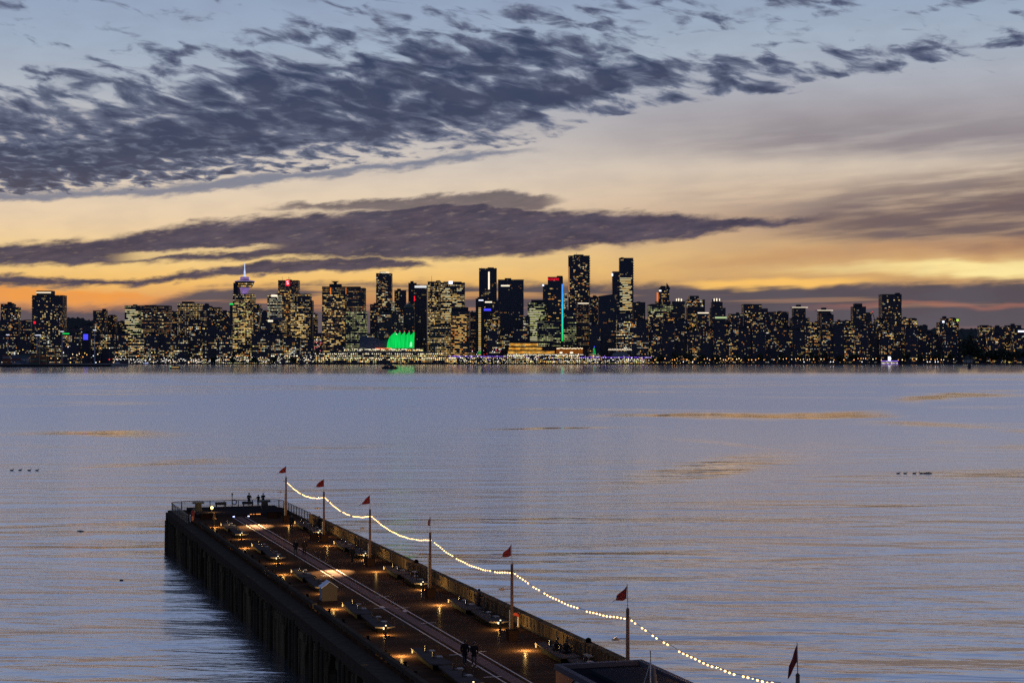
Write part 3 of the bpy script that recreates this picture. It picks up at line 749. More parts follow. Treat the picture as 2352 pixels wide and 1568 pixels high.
B('apartment_tower', 'stepped condo tower topped by three lit columns and a pale green band', 'the stepped tower with pale green band', 2134, 2177, 925, 4294, 'condo', [('upper_tower', 2137, 2168, 905, 'condo'), ('penthouse', 2140, 2160, 897), ('crown_light', 2141, 2144, 895.5, CR, 903), ('crown_light', 2148, 2152, 895, CR, 903), ('crown_light', 2157, 2160, 895.5, CR, 903), ('crown_light', 2145, 2180, 950, glow_mat('pale_green_band', lin(196, 220, 160), 0.8), 955)], cat=T)
B('apartment_block', 'plain dark block with open frame on its roof, in a dark gap', 'the block with rooftop frame', 2189, 2229, 943, 4294, 'condo', [('antenna', 2227, 2228, 941)])
B('apartment_tower', 'widest dark tower mass with ragged top stepping down to the right', 'the wide ragged tower mass', 2231, 2285, 914, 4350, 'condo', [('penthouse', 2234, 2256, 911.5), ('wing', 2285, 2304, 925, 'condo'), ('wing', 2304, 2322, 935, 'condo')], cat=T, panes=(30, (0, 1, 4), (2.6, 3.4), 0.1, 0.9, 4.0))
B('apartment_block', 'lower dark block between the ragged mass and a disc roofed tower', 'the block left of the disc roofs', 2322, 2366, 936, 4407, 'condo')
for a, b_, y, lab, sh in ((2381, 2417, 924, 'left tower of two with thin overhanging roofs edged in white light', 'the left overhanging roof tower'),
                          (2457, 2492, 933, 'right tower of two with thin overhanging roofs edged in white light', 'the right overhanging roof tower')):
    root, cx, H, d, w = B('apartment_tower', lab, sh, a, b_, y, 4384, 'condo', [('penthouse', a + 11, a + 23, y - 10.5)], cat=T)
    q = MB(); q.box(-w / 2 - 5, w / 2 + 5, -4, d + 4, H + 1.31, H + 2.0); q.build('roof_overhang', M_ROOF, root)
    q = MB(); q.box(-w / 2 - 5, w / 2 + 5, -4.5, -4.02, H + 1.0, H + 2.2); q.build('roof_light', CR, root)
B('apartment_block', 'broader dark block attached under the left overhanging roof tower', None, 2376, 2428, 955, 4294, 'condo')
B('apartment_block', 'dark block with green window under the right overhanging roof tower', None, 2465, 2501, 945, 4317, 'condo')
B('apartment_block', 'low dark block in the gap between the two overhanging roof towers', None, 2430, 2455, 968, 4407, 'condomore')
B('apartment_block', 'short block with cluster of yellow windows left of a stepped dark tower', 'the short yellow cluster block', 2532, 2558, 963, 4271, 'condomore')
B('apartment_tower', 'stepped dark tower beside a slanted crane arm', 'the stepped dark tower', 2559, 2598, 921, 4362, 'condo', [('penthouse', 2566, 2588, 910), ('wing', 2598, 2616, 937, 'condo')], cat=T)
cr = thing('tower_crane', 'thin slanted crane arm with a red lamp beside a stepped dark tower', 'crane', (wx(2622, 4407), 4407, GZ))
q = MB(); q.tube([(-4, 0, wz(940, 4407)), (3.5, 0, wz(968, 4407))], 0.9, 5); q.build('jib', M_STEEL, cr)
q = MB(); q.tube([(3.5, 0, 0), (3.5, 0, wz(968, 4407))], 0.8, 5); q.build('mast', M_STEEL, cr)
q = MB(); q.lathe([(0.5, wz(939, 4407)), (1.3, wz(938, 4407)), (0.5, wz(937, 4407))], (-4, 0), 6); q.build('lamp', RED, cr)
B('apartment_tower', 'tall plain slab with scattered lights, highest on the right side', 'the tall plain right slab', 2646, 2705, 884, 4407, 'condo', [('wing', 2639, 2648, 950, 'condo'), ('antenna', 2681, 2682, 880)], cat=T, panes=(30, (0, 1), (2.6, 3.4), 0.1, 0.97, 4.0))
B('apartment_block', 'low condo block with bright windows at the foot of the tall plain slab', None, 2628, 2668, 959, 4271, 'condomore')
B('apartment_tower', 'flat topped dark tower right of the tall plain slab', 'the flat topped right tower', 2711, 2751, 957, 4317, 'condomore', cat=T)
B('apartment_block', 'stepped dim block falling toward the tree line', 'the dim stepped block', 2752, 2783, 977, 4407, 'condo')
B('apartment_tower', 'rounded tower with a green and a white lamp at its roof corners', 'the tower with green roof lamp', 2831, 2877, 956, 4294, 'condomore', [('wing', 2819, 2832, 966, 'condomore'), ('sign', 2827, 2833, 962, WHT, 968), ('sign', 2869, 2876, 957, glow_mat('lime_lamp', lin(190, 230, 90), 1.2), 963)], cat=T)
B('apartment_tower', 'round shouldered tower left of three near the right picture edge', 'the round shouldered tower', 2941, 2975, 979, 4350, 'condomore', [('penthouse', 2946, 2968, 975)], cat=T)
B('apartment_tower', 'middle tower of three near the right picture edge', 'the middle of the last three towers', 2984, 3018, 982, 4350, 'condomore', cat=T)
B('apartment_tower', 'last tower by the right picture edge with white sign box', 'the last tower at the right edge', 3024, 3064, 977, 4350, 'condomore', [('sign', 3054, 3074, 991, WHT, 996)], cat=T)

# --- low street blocks along the water, one in front of each tower named above
r = random.Random(11)
FILL = [(0, 46, 1003), (48, 92, 1010), (94, 140, 1004), (142, 186, 1012), (188, 222, 1003), (222, 248, 1000), (266, 300, 998), (300, 344, 1004), (346, 384, 1001), (386, 430, 1008), (432, 476, 1003), (478, 520, 1000), (522, 560, 1006),
        (562, 606, 1000), (608, 650, 978), (650, 694, 990), (754, 800, 1000), (800, 848, 1003), (850, 900, 1015), (902, 940, 1020),
        (1098, 1134, 1000), (1460, 1500, 985), (1500, 1540, 1003), (1541, 1582, 985), (1768, 1800, 975), (1850, 1895, 940), (1895, 1945, 960),
        (1946, 1985, 985), (1986, 2024, 970), (2025, 2062, 960), (2063, 2100, 992), (2101, 2140, 985), (2141, 2178, 968), (2178, 2215, 975), (2216, 2256, 985), (2257, 2296, 965),
        (2297, 2336, 972), (2337, 2376, 985), (2377, 2416, 990), (2417, 2460, 978), (2461, 2500, 985), (2500, 2533, 975), (2534, 2566, 992), (2567, 2604, 985), (2605, 2640, 978), (2641, 2680, 990),
        (2681, 2716, 975), (2717, 2752, 985), (2753, 2790, 1000), (2791, 2830, 1010), (2831, 2872, 1003), (2873, 2890, 1020), (2925, 2962, 1012), (2962, 3004, 1006), (3004, 3040, 1010), (3040, 3090, 1004)]
used = {}
TONE = ['dim block with scattered windows', 'dark block with orange windows', 'squat block with amber rows', 'plain block with sparse lights']
for i, (a, b_, y) in enumerate(FILL):
    mid = (a + b_) / 2
    cands = sorted(SHORTS, key=lambda s: abs((s[1] + s[2]) / 2 - mid) + used.get(s[0], 0) * 14)
    s = cands[0][0]; k = used.get(s, 0); used[s] = k + 1
    where = ['below', 'at foot of', 'before', 'under'][k % 4]
    style = 'low' if mid < 1960 else ('condo' if i % 3 else 'condomore')
    B('street_block', f'{TONE[(i + k) % 4]} {where} {s}', None, a, b_, y, 4113 + r.uniform(0, 40), style, deep=22.0, group='low blocks along the far shore')
# second tier, filling between
r = random.Random(5)
SECOND = [(560, 610, 965), (204, 240, 985), (240, 280, 975), (1000, 1036, 1035), (1945, 1990, 950), (1990, 2030, 938), (2178, 2196, 960), (2500, 2536, 966), (2752, 2800, 1000), (780, 812, 968), (1570, 1590, 950)]
NAMES2 = ['the stepped office with sloping shoulder', 'the wooded hill at left', 'the slim tower left of a rooftop mast', 'the brown tower with rooftop funnel', 'the long bright band office', 'the pointed crown tower', 'the rooftop frame block', 'the short yellow cluster block', 'the dim stepped block', 'the saucer pod tower', 'the twin shafted dark tower']
for (a, b_, y), n in zip(SECOND, NAMES2):
    B('street_block', f'small infill block with mixed windows squeezed against {n}', None, a, b_, y, 4181, 'low' if a < 1900 else 'condomore', deep=18.0, group='low blocks along the far shore')

# ------------------------------------------------------------------ the waterfront of the far shore
def at(px, py, Y): return wx(px, Y), Y, wz(py, Y)
YQ = 4057.0
# convention hall under the sails
cv = thing('convention_hall', 'long tiered white convention hall with rows of lights, under the green sails', 'convention hall', (wx(1150, YQ), YQ, 0))
cx0 = wx(1150, YQ)
def tier(x0, x1, yt, yb, y0, d, style, parent, name='tier'):
    b = MB(); b.box(wx(x0, YQ) - cx0, wx(x1, YQ) - cx0, y0, y0 + d, wz(yb, YQ), wz(yt, YQ)); return b.build(name, style, parent)
M_WHITE = mat('pale_concrete', (0.16, 0.16, 0.17), 0.8, var=0.25, scale=0.05)
tier(956, 1344, 1072, 1090, 0, 30, STY['quay'], cv, 'ground_floor')
tier(956, 1344, 1069.5, 1072, -3, 33, M_WHITE, cv, 'balcony')
tier(958, 1310, 1057, 1069.5, 4, 30, STY['quay'], cv, 'upper_floor')
tier(1010, 1285, 1054.5, 1057, 1, 33, M_WHITE, cv, 'balcony')
tier(1030, 1268, 1046, 1054.5, 8, 26, STY['quay'], cv, 'top_floor')
tier(1060, 1256, 1043.5, 1046, 6, 30, M_WHITE, cv, 'roof')
ypos = [1048, 1061, 1074]
for k, yy in enumerate(ypos):
    b = MB()
    for i in range(60):
        px = 1035 + i * 3.8 if k == 0 else 960 + i * 6.3
        if rnd.random() < 0.25: continue
        X = wx(px, YQ) - cx0; z = wz(yy, YQ) + rnd.uniform(-0.5, 0.5); s = rnd.uniform(0.7, 1.25)
        b.box(X - s, X + s, -4.2, -3.6, z - s * 0.8, z + s * 0.8)
    b.build('lamp_row', glow_mat('hall_lamps', lin(255, 244, 214), 1.6), cv)
b = MB()
for i in range(24):
    px = 1126 + i * 2.1; X = wx(px, YQ) - cx0
    b.box(X - 0.5, X + 0.5, 2.5, 3.2, wz(1046 + rnd.uniform(-1, 1), YQ), wz(1044.6, YQ) + 1.0)
b.build('sign', glow_mat('orange_sign', lin(255, 120, 70), 1.3), cv)
M_SHELL = mat('white_fabric', (0.10, 0.115, 0.15), 0.8, var=0.15, scale=0.05)
b = MB(); out = [(1076, 1043), (1080, 1004), (1086, 1007), (1093, 1006.5), (1098, 1010), (1105, 1009.5), (1112, 1014), (1120, 1013.5), (1130, 1018), (1142, 1020.5), (1156, 1020), (1176, 1014), (1176, 1043)]
b.prism([(wx(x, YQ) - cx0, wz(y, YQ)) for x, y in out], 'y', 10, 45)
b.build('unlit_roof', M_SHELL, cv)
sail_m, T, o_ = mat_new('floodlit_sail')  # green floodlighting on the fabric is put in as emission
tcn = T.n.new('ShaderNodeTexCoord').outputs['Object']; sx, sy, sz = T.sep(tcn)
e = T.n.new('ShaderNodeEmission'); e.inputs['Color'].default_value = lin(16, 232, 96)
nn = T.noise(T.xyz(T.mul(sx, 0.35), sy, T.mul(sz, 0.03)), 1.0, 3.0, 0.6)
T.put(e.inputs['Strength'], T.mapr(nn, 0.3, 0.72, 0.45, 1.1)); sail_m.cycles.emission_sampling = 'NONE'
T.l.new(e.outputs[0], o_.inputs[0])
for i in range(5):
    x0 = 1170 + i * 14.0
    prof = [(x0, 1044), (x0 + .3, 1014), (x0 + 2, 1007), (x0 + 5, 1004), (x0 + 9, 1001.5), (x0 + 12, 998.5), (x0 + 14, 995.5), (x0 + 15, 996), (x0 + 14.6, 1003), (x0 + 14, 1014), (x0 + 13.4, 1044)]
    if i == 0: prof = [(1160, 1044), (1162, 1028), (1165, 1018), (1169, 1010), (1174, 1004.5), (1180, 999.5), (1185.2, 995), (1185, 1010), (1183.8, 1026), (1183.6, 1044)]
    b = MB(); b.prism([(wx(x, YQ) - cx0, wz(y, YQ)) for x, y in prof], 'y', 3 + i * 0.8, 36 + i * 0.8)
    b.build('sail', sail_m, cv)
    b = MB(); X = wx(x0 + 15, YQ) - cx0; b.lathe([(0.6, wz(994, YQ)), (1.3, wz(993, YQ)), (0.6, wz(992, YQ))], (X, 4), 6); b.build('beacon', glow_mat('red_beacon', lin(255, 90, 90), 1.3), cv)
b = MB(); b.prism([(wx(x, YQ) - cx0, wz(y, YQ)) for x, y in [(1228, 1040), (1230, 1028), (1233, 1024), (1236, 1028), (1236, 1040)]], 'y', 1.5, 2.6)
b.build('entrance_light', glow_mat('mint_flood', lin(150, 255, 190), 1.0), cv)

# amber lit hall with the slanted roof
YC = 4091.0
ch = thing('exhibition_hall', 'low wide hall with slanted dark roof and three amber glass floors', 'exhibition hall', (wx(1640, YC), YC, 0)); cx1 = wx(1640, YC)
def U(px): return wx(px, YC) - cx1
def V(py): return wz(py, YC)
b = MB(); b.box(U(1524), U(1762), 1, 40, 0, V(1038)); b.build('wall', STY['blank'], ch)
b = MB(); b.prism([(U(1519), V(1027)), (U(1545), V(1020)), (U(1640), V(1023)), (U(1764), V(1036)), (U(1768), V(1041)), (U(1640), V(1030)), (U(1522), V(1029.5))], 'y', -6, 44); b.build('roof', M_ROOF, ch)
amb, T, o_ = mat_new('amber_glass')
ax_, ay_, az_ = T.sep(T.n.new('ShaderNodeTexCoord').outputs['Object'])
bars = T.m('GREATER_THAN', T.m('FRACT', T.div(ax_, 3.2)), 0.16)
wn = T.n.new('ShaderNodeTexWhiteNoise'); wn.noise_dimensions = '2D'; T.put(wn.inputs['Vector'], T.xyz(T.m('FLOOR', T.div(ax_, 3.2)), T.m('FLOOR', T.div(az_, 5.0)), 0))
e = T.n.new('ShaderNodeEmission'); T.put(e.inputs['Color'], T.mix(wn.outputs['Value'], lin(255, 164, 52), lin(255, 206, 104)))
T.put(e.inputs['Strength'], T.mul(bars, T.mapr(T.noise(T.xyz(T.mul(ax_, 0.08), T.mul(az_, 0.3), 0), 1.0, 2.0), 0.3, 0.7, 0.2, 1.15)))
amb.cycles.emission_sampling = 'NONE'; T.l.new(e.outputs[0], o_.inputs[0])
for (xa, xb, ya, yb) in ((1528, 1614, 1029.5, 1037), (1526, 1626, 1042, 1049), (1524, 1664, 1053, 1061)):
    b = MB(); b.box(U(xa), U(xb), -0.4, 0.9, V(yb), V(ya)); b.build('glass_floor', amb, ch)
b = MB(); b.box(U(1669), U(1748), -3, 0.9, V(1061), V(1043)); b.build('timber_wall', glow_mat('lit_timber', lin(150, 84, 30), 0.8, var=0.5, scale=0.5), ch)  # lamplight falling on the timber is painted as its own glow
b = MB()
for k in range(26):
    px = 1670 + k * 3.05; z = V(1046 + rnd.uniform(-1.6, 1.2)); b.box(U(px), U(px + rnd.uniform(1.6, 2.8)), -3.6, -3.05, z, z + 1.8)
b.build('soffit_lights', glow_mat('soffit_white', lin(255, 244, 206), 1.6), ch)
b = MB(); b.box(U(1679), U(1687), -3.7, -3.05, V(1060), V(1055)); b.box(U(1710), U(1719), -3.7, -3.05, V(1060), V(1055)); b.build('doorway_light', CREAM, ch)

# quay buildings with white, yellow and violet lights
def quay(name, label, x0, x1, yt, yb, Y, strip, cat, style='quay', d=18):
    c = wx((x0 + x1) / 2, Y); t = thing(name, label, cat, (c, Y, 0))
    b = MB(); b.box(wx(x0, Y) - c, wx(x1, Y) - c, 0, d, 0, wz(yt, Y)); b.build('wall', STY[style], t)
    b = MB(); b.box(wx(x0 - 1, Y) - c, wx(x1 + 1, Y) - c, -1.0, d + 0.5, wz(yt, Y) + 0.01, wz(yt, Y) + 1.0); b.build('roof', M_WHITE, t)
    if strip:
        b = MB(); X = wx(x0, Y) - c
        while X < wx(x1, Y) - c:
            l = rnd.uniform(1.5, 9); b.box(X, X + l, -1.5, -1.05, wz(yt, Y) - 0.2, wz(yt, Y) + 0.75); X += l + rnd.uniform(0.4, 3)
        b.build('light_strip', strip, t)
    b = MB(); X = wx(x0, Y) - c
    for k in range(int((x1 - x0) / 3.2)):
        px = rnd.uniform(x0, x1); s = rnd.uniform(0.5, 0.95); zz = rnd.uniform(wz(yb, Y) + 1, wz(yt, Y) + 2.0)
        b.box(wx(px, Y) - c - s, wx(px, Y) - c + s, -2.0, -1.55, zz - s * 0.7, zz + s * 0.7)
    b.build('lamp_row', glow_mat('quay_lamps', lin(255, 246, 232), 1.7), t)
    return t
PUR = glow_mat('violet_strip', lin(140, 90, 255), 1.3)
quay('quay_building', 'low promenade building edged with violet strip light between the hall and sails', 1346, 1520, 1069, 1088, 4051, PUR, 'building')
quay('quay_building', 'long white lit quay building below the amber hall', 1522, 1740, 1064, 1088, 4049, glow_mat('white_strip', lin(255, 248, 226), 1.4), 'building')
quay('quay_building', 'violet and white lit terminal floor right of the amber hall', 1742, 1948, 1072, 1088, 4049, PUR, 'building')
t = thing('air_dome', 'grey rounded tent roof above the violet lit terminal', 'tent', (wx(1862, 4068), 4068, 0))
b = MB(); xs = [wx(1838 + 3 * k, 4068) - wx(1862, 4068) for k in range(17)]
b.prism([(xs[0], 0)] + [(x, wz(1064, 4068) + 6.5 * math.sin(math.pi * k / 16) ** 0.5) for k, x in enumerate(xs)] + [(xs[-1], 0)], 'y', 0, 25); b.build('tent_roof', mat('tent_fabric', (0.22, 0.22, 0.22), 0.7), t)
b = MB()
for k in range(14): b.box(wx(1826 + k * 5, 4068) - wx(1862, 4068), wx(1828.5 + k * 5, 4068) - wx(1862, 4068), -1.2, -0.6, wz(1048, 4068), wz(1046, 4068))
b.box(wx(1824, 4068) - wx(1862, 4068), wx(1896, 4068) - wx(1862, 4068), -0.5, -0.3, wz(1050, 4068), wz(1049, 4068))
b.build('light_strip', CREAM, t)
quay('ferry_terminal', 'dark seawall pavilion with pale lights under the domed block', 812, 955, 1066, 1090, 4054, None, 'building', 'quay')
quay('shore_building', 'long low warehouse front with scattered lamps under the saucer pod tower', 606, 810, 1070, 1090, 4054, None, 'building', 'quay')
quay('shore_building', 'dark low warehouse front with few lamps under the twin office slabs', 340, 604, 1078, 1090, 4054, None, 'building', 'low')

for px, yt, yb, lab in ((1783, 1042, 1062, 'green and blue lit Christmas tree right of the amber hall'), (1439, 1046, 1061, 'small green and blue lit Christmas tree under the slim pale slab')):
    t = thing('christmas_tree', lab, 'Christmas tree', (wx(px, 4045), 4045, 0))
    b = MB(); b.lathe([(3.4, wz(yb, 4045)), (2.2, wz((yt + yb) / 2, 4045)), (0.3, wz(yt, 4045))], (0, 0), 10)
    b.build('crown', glow_mat('tree_lights_green', lin(30, 190, 90), 0.9, var=0.7, scale=0.6), t)
    b = MB(); b.lathe([(0.5, wz(yt, 4045)), (1.3, wz(yt - 2, 4045)), (0.3, wz(yt - 4, 4045))], (0, 0), 8); b.build('top_light', BLU, t)

# lamps along the shore, each a pole with a lit globe
def lamp_proto(name, label, cat, h, rad, m, group):
    t = thing(name, label, cat, (0, -200, -60), 0, group)
    b = MB(); b.tube([(0, 0, 0), (0, 0, h - rad)], [0.22, 0.14], 5); b.build('pole', M_STEEL, t)
    b = MB(); b.lathe([(rad * 0.3, h - rad), (rad, h), (rad * 0.3, h + rad)], (0, 0), 8); b.build('lamp_globe', m, t)
    return t
LG = {k: glow_mat(f'{k}_street_light', lin(*c), s) for k, (c, s) in dict(orange=((255, 176, 92), 2.6), cream=((255, 228, 178), 2.4), white=((250, 250, 255), 2.4), violet=((190, 130, 255), 1.8), red=((255, 60, 50), 1.5), yellow=((255, 214, 110), 2.2), pink=((255, 120, 150), 1.5)).items()}
LAB = {'orange': ('small orange street lamp on the dark right hand shoreline', 'orange lamps along the right hand shore'),
       'cream': ('small cream street lamp on the near edge of the city shore', 'cream lamps along the city shore'),
       'white': ('small white dock light on the far waterfront', 'white dock lights on the far waterfront'),
       'violet': ('small violet lamp along the quay below the amber hall', 'violet quay lamps'),
       'red': ('small red lamp among the street lights of the city', 'red lamps in the street gap'),
       'pink': ('small pink lamp among the shop lights in the street gap', 'pink lamps in the street gap'),
       'yellow': ('small yellow lamp low at the waterline of the far shore', 'yellow waterline lamps')}
PRO = {}
def lamp(kind, px, py, Y, base=GZ, rad=0.95):
    X, _, z = at(px, py, Y)
    h = max(2.5, z - base)
    key = (kind, round(h), rad)
    if key not in PRO:
        PRO[key] = t = lamp_proto('street_lamp', LAB[kind][0], 'street lamp', h, rad, LG[kind], LAB[kind][1])
    else:
        t = dup(PRO[key], (0, 0, 0), 0)
    t.location = (X, Y, base); return t
r = random.Random(21)
px = 1965
while px < 2890:                      # warm lamps of the seawall on the right
    lamp('orange' if r.random() < 0.7 else 'cream', px, r.choice([1075, 1077, 1079]), 4039, rad=r.choice([0.9, 1.15]))
    px += r.choice([7, 9, 12, 16, 22, 30])
for px in (2050, 2078, 2412, 2492, 2500, 2586, 2782, 2790, 2806, 2814): lamp('white', px, 1085, 3571.5, 0.2, 0.9)
for px in range(1352, 1960, 14): lamp(r.choice(['violet', 'white', 'yellow', 'violet', 'cream']), px + r.uniform(-4, 4), r.uniform(1067, 1082), 4043, rad=0.75)
for px in range(345, 960, 17): lamp(r.choice(['cream', 'white', 'yellow', 'cream']), px + r.uniform(-6, 6), r.uniform(1068, 1083), 4045, rad=0.8)
for px in range(1400, 2160, 17): lamp('yellow', px + r.uniform(-5, 5), 1088.3, 3571.2, 0.1, 0.55)
for k in range(16): lamp(r.choice(['red', 'pink', 'white', 'pink']), r.uniform(938, 965), r.uniform(1018, 1062), 4181, rad=0.9)
for k in range(14): lamp(r.choice(['red', 'violet', 'pink', 'white']), r.uniform(1412, 1512), r.uniform(1046, 1064), 4113, rad=0.8)
lamp('red', 328, 1078, 3334, 5.0, 1.3)

# trees of the shore
M_BARK = mat('bark', (0.03, 0.024, 0.018), 0.9)
M_LEAF = mat('dark_foliage', (0.035, 0.045, 0.022), 0.8, var=0.5, scale=0.4)
def crown_mesh(seed, w, h, n=420):
    r = random.Random(seed); b = MB()
    lobes = [(r.uniform(-.5, .5), r.uniform(-.5, .5), r.uniform(.35, .85), r.uniform(.28, .5)) for _ in range(8)]
    for _ in range(n):
        lx, ly, lz, lr = r.choice(lobes)
        d = Vector((r.gauss(0, 1), r.gauss(0, 1), r.gauss(0, .8))).normalized() * lr * r.random() ** 0.4
        c = Vector(((lx + d.x) * w * 0.62, (ly + d.y) * w * 0.62, (lz + d.z * 0.6) * h))
        a = Vector((r.gauss(0, 1), r.gauss(0, 1), r.gauss(0, 1))).normalized(); q = a.orthogonal().normalized(); t_ = a.cross(q); s = w * r.uniform(.05, .1)
        b.poly([c + q * s, c + t_ * s, c - q * s, c - t_ * s])
    return b
TP = []
def tree(px, py, Y, wpx, label, group):
    X, _, z = at(px, py, Y); h = z - GZ; w = wpx * S / F * Y
    k = len(TP)
    t = thing('shore_tree', label, 'tree', (X, Y, GZ), r.uniform(0, 6), group)
    b = MB(); b.tube([(0, 0, 0), (0.2, 0, h * 0.5)], [0.5, 0.25], 6); b.tube([(0.1, 0, h * 0.35), (w * 0.2, 0.3, h * 0.6)], [0.25, 0.1], 5); b.tube([(0.1, 0, h * 0.4), (-w * 0.2, -0.3, h * 0.65)], [0.25, 0.1], 5); b.build('trunk', M_BARK, t)
    crown_mesh(px, w, h).build('crown', M_LEAF, t); TP.append(t)
for px, py, w in ((2895, 1003, 30), (2912, 1000, 34), (2900, 1032, 40), (2926, 1036, 36), (2946, 1044, 40), (2968, 1048, 38), (2990, 1050, 44), (3012, 1046, 40), (3036, 1050, 40), (3058, 1044, 44)):
    tree(px, py, 4057 + r.uniform(0, 20), w, f'dark tree of the park grove at the right edge, {"tall" if py < 1010 else "low"} one', 'dark grove at the right hand shore')
for px in range(1975, 2880, 46):
    tree(px + r.uniform(-12, 12), r.uniform(1054, 1066), 4052 + r.uniform(0, 10), r.uniform(24, 36), 'dark low tree behind the orange seawall lamps', 'dark seawall trees')
for px in range(640, 940, 60):
    tree(px, 1066 + r.uniform(0, 8), 3584.5, 22, 'small dark tree on the shore in front of the office towers', 'small shore trees')

# ------------------------------------------------------------------ container wharf on the left
YW = 3330.0
wf = thing('wharf', 'low dark container wharf with a red beacon at its right end', 'wharf', (0, YW, 0))
b = MB(); b.box(wx(-400, YW), wx(334, YW), 0, 150, -2, 4.9); b.build('deck', mat('wharf_concrete', (0.22, 0.20, 0.19), 0.85, scale=0.1, spec=0.0), wf)
b = MB(); b.box(wx(-400, YW), wx(334, YW), -0.9, -0.02, -2, 4.0); b.build('fender_wall', mat('wharf_timber', (0.015, 0.014, 0.013), 0.9), wf)
CC = {'rust red': (0.20, 0.055, 0.03), 'grey blue': (0.10, 0.12, 0.15), 'pale grey': (0.24, 0.24, 0.25), 'dark green': (0.05, 0.10, 0.07), 'orange': (0.28, 0.10, 0.03)}
ORD = ['bottom', 'second', 'third', 'fourth', 'fifth']
cw_ = 28 * S / F * YW; chh = 3.6
order = [['rust red', 'orange', 'rust red', 'pale grey', 'rust red'], ['pale grey', 'grey blue', 'rust red', 'grey blue', 'grey blue'], ['grey blue', 'grey blue', 'pale grey', 'grey blue', 'dark green'], ['dark green', 'rust red', 'dark green', 'rust red', 'orange'], ['rust red', 'dark green', 'orange', 'orange', 'pale grey']]
for ci, colr in enumerate(order):
    for ti, cname in enumerate(colr[:5 if ci < 4 else 4]):
        w = cw_ - 1.2
        t = thing('shipping_container', f'{cname} container, {ORD[ti]} of the {["leftmost", "second", "third", "fourth", "rightmost"][ci]} stack on the wharf', 'container', (wx(1 + ci * 28 + 14, YW), YW + 12, 4.9 + ti * chh), 0, 'stacked containers on the wharf')
        b = MB(); b.box(-w / 2, w / 2, 0, 4, 0.02, chh - 0.12)
        for k in range(14):
            x = -w / 2 + (k + 0.5) * w / 14; b.box(x - 0.25, x + 0.25, -0.14, -0.002, 0.2, chh - 0.3)
        b.build('body', mat('container_' + cname.replace(' ', '_'), CC[cname], 0.6, var=0.3, scale=0.4), t)
        b = MB()
        for sx_ in (-w / 2, w / 2 - 0.3): b.box(sx_, sx_ + 0.3, -0.2, -0.145, 0.05, chh - 0.15)
        b.build('corner_post', M_STEEL, t)
for px, py, lab in ((5, 1004, 'leftmost tall lit light mast of the container wharf'), (94, 1005, 'left one of two lit masts side by side before the condo tower'), (101, 1005, 'right one of two lit masts side by side before the condo tower'), (170, 994, 'tall lit mast right of the condo tower'), (269, 990, 'rightmost tall mast beside the blue screen')):
    X, _, z = at(px, py, YW)
    t = thing('light_mast', lab, 'light mast', (X, YW + 40, 4.9), 0, 'floodlight masts of the wharf')
    b = MB(); b.tube([(0, 0, 0), (0, 0, z - 4.9)], [0.95, 0.6], 6); b.build('pole', mat('galvanised_pole', (0.5, 0.5, 0.52), 0.5), t)
    b = MB(); b.box(-3.0, 3.0, -0.8, 0.8, z - 4.9, z - 4.0); b.build('lamp_head', WHT, t)
for px, lab in ((171, 'orange portal crane at the right of the yard'), (125, 'yellow portal crane left of the orange one')):
    X, _, z = at(px, 1041, YW)
    t = thing('portal_crane', lab, 'crane', (X, YW + 8, 4.9), 0, 'cranes of the container yard')
    m = mat('crane_orange', (0.45, 0.14, 0.04), 0.6) if px == 171 else mat('crane_yellow', (0.32, 0.24, 0.08), 0.6)
    H = z - 4.9
    for sx_ in (-6.2, 6.2):
        for sy_ in (0, 9):
            b = MB(); b.box(sx_ - 0.6, sx_ + 0.6, sy_ - 0.6, sy_ + 0.6, 0, H - 1.5); b.build('leg', m, t)
    b = MB(); b.box(-7.2, 7.2, -0.8, 9.8, H - 1.5, H); b.box(-6, 6, 3.5, 5, H * 0.5, H * 0.5 + 1.0); b.build('beam', m, t)
    b = MB(); b.box(-2, 0.5, 2, 5, H - 4.2, H - 1.52); b.build('cab', mat('crane_cab', (0.3, 0.3, 0.3), 0.5), t)
sp = {}
for k in range(26):
    lamp(r.choice(['white', 'cream', 'yellow', 'orange']), r.uniform(2, 330), r.uniform(1040, 1088), YW + r.uniform(60, 130), 4.9, 0.9)
B('screen_building', 'dark shed carrying a large blue lit screen left of a light mast', None, 246, 268, 998, 4068, 'blank', [('sign', 250, 264, 1002, BLU, 1019)], cat='building')
B('shed', 'long dark shed with a green lit sign left of the blue screen', None, 186, 240, 1003, 4074, 'low', [('sign', 188, 208, 999, GRN, 1002)], cat='shed')

# ------------------------------------------------------------------ boats and birds
M_HULL = mat('dark_hull', (0.015, 0.016, 0.02), 0.5)
M_CABIN = mat('cabin_paint', (0.10, 0.10, 0.11), 0.5)
def hull(L, Wd, H, bow=0.18):
    b = MB()
    top = [(-L / 2, -Wd * .45), (L * .3, -Wd / 2), (L * .5, 0), (L * .3, Wd / 2), (-L / 2, Wd * .45)]
    bot = [(x * 0.88, y * 0.7) for x, y in top]
    n = 5; v = [(x, y, -0.4) for x, y in bot] + [(x, y, H + (bow * H if x > L * .25 else 0)) for x, y in top]
    b.faces(v, [tuple(range(4, -1, -1)), tuple(range(5, 10))] + [(k, (k + 1) % 5, 5 + (k + 1) % 5, 5 + k) for k in range(5)])
    return b
def boat(label, px, py, Lpx, flip, kind):
    Y = CAM_H * F / (py * S - HOR); L = Lpx * S / F * Y
    t = thing('passenger_ferry' if kind == 'ferry' else kind, label, 'boat', (wx(px, Y), Y, 0), math.pi if flip else 0)
    return t, L, Y
t, L, Y = boat('small dark passenger ferry with a row of warm windows, left of centre', 525, 1106, 33, True, 'ferry')
hull(L, L * .3, 1.6).build('hull', M_HULL, t)
b = MB(); b.prism([(-L * .42, 1.6), (L * .36, 1.6), (L * .24, 5.2), (-L * .36, 5.2)], 'y', -L * .11, L * .11); b.build('cabin', M_CABIN, t)
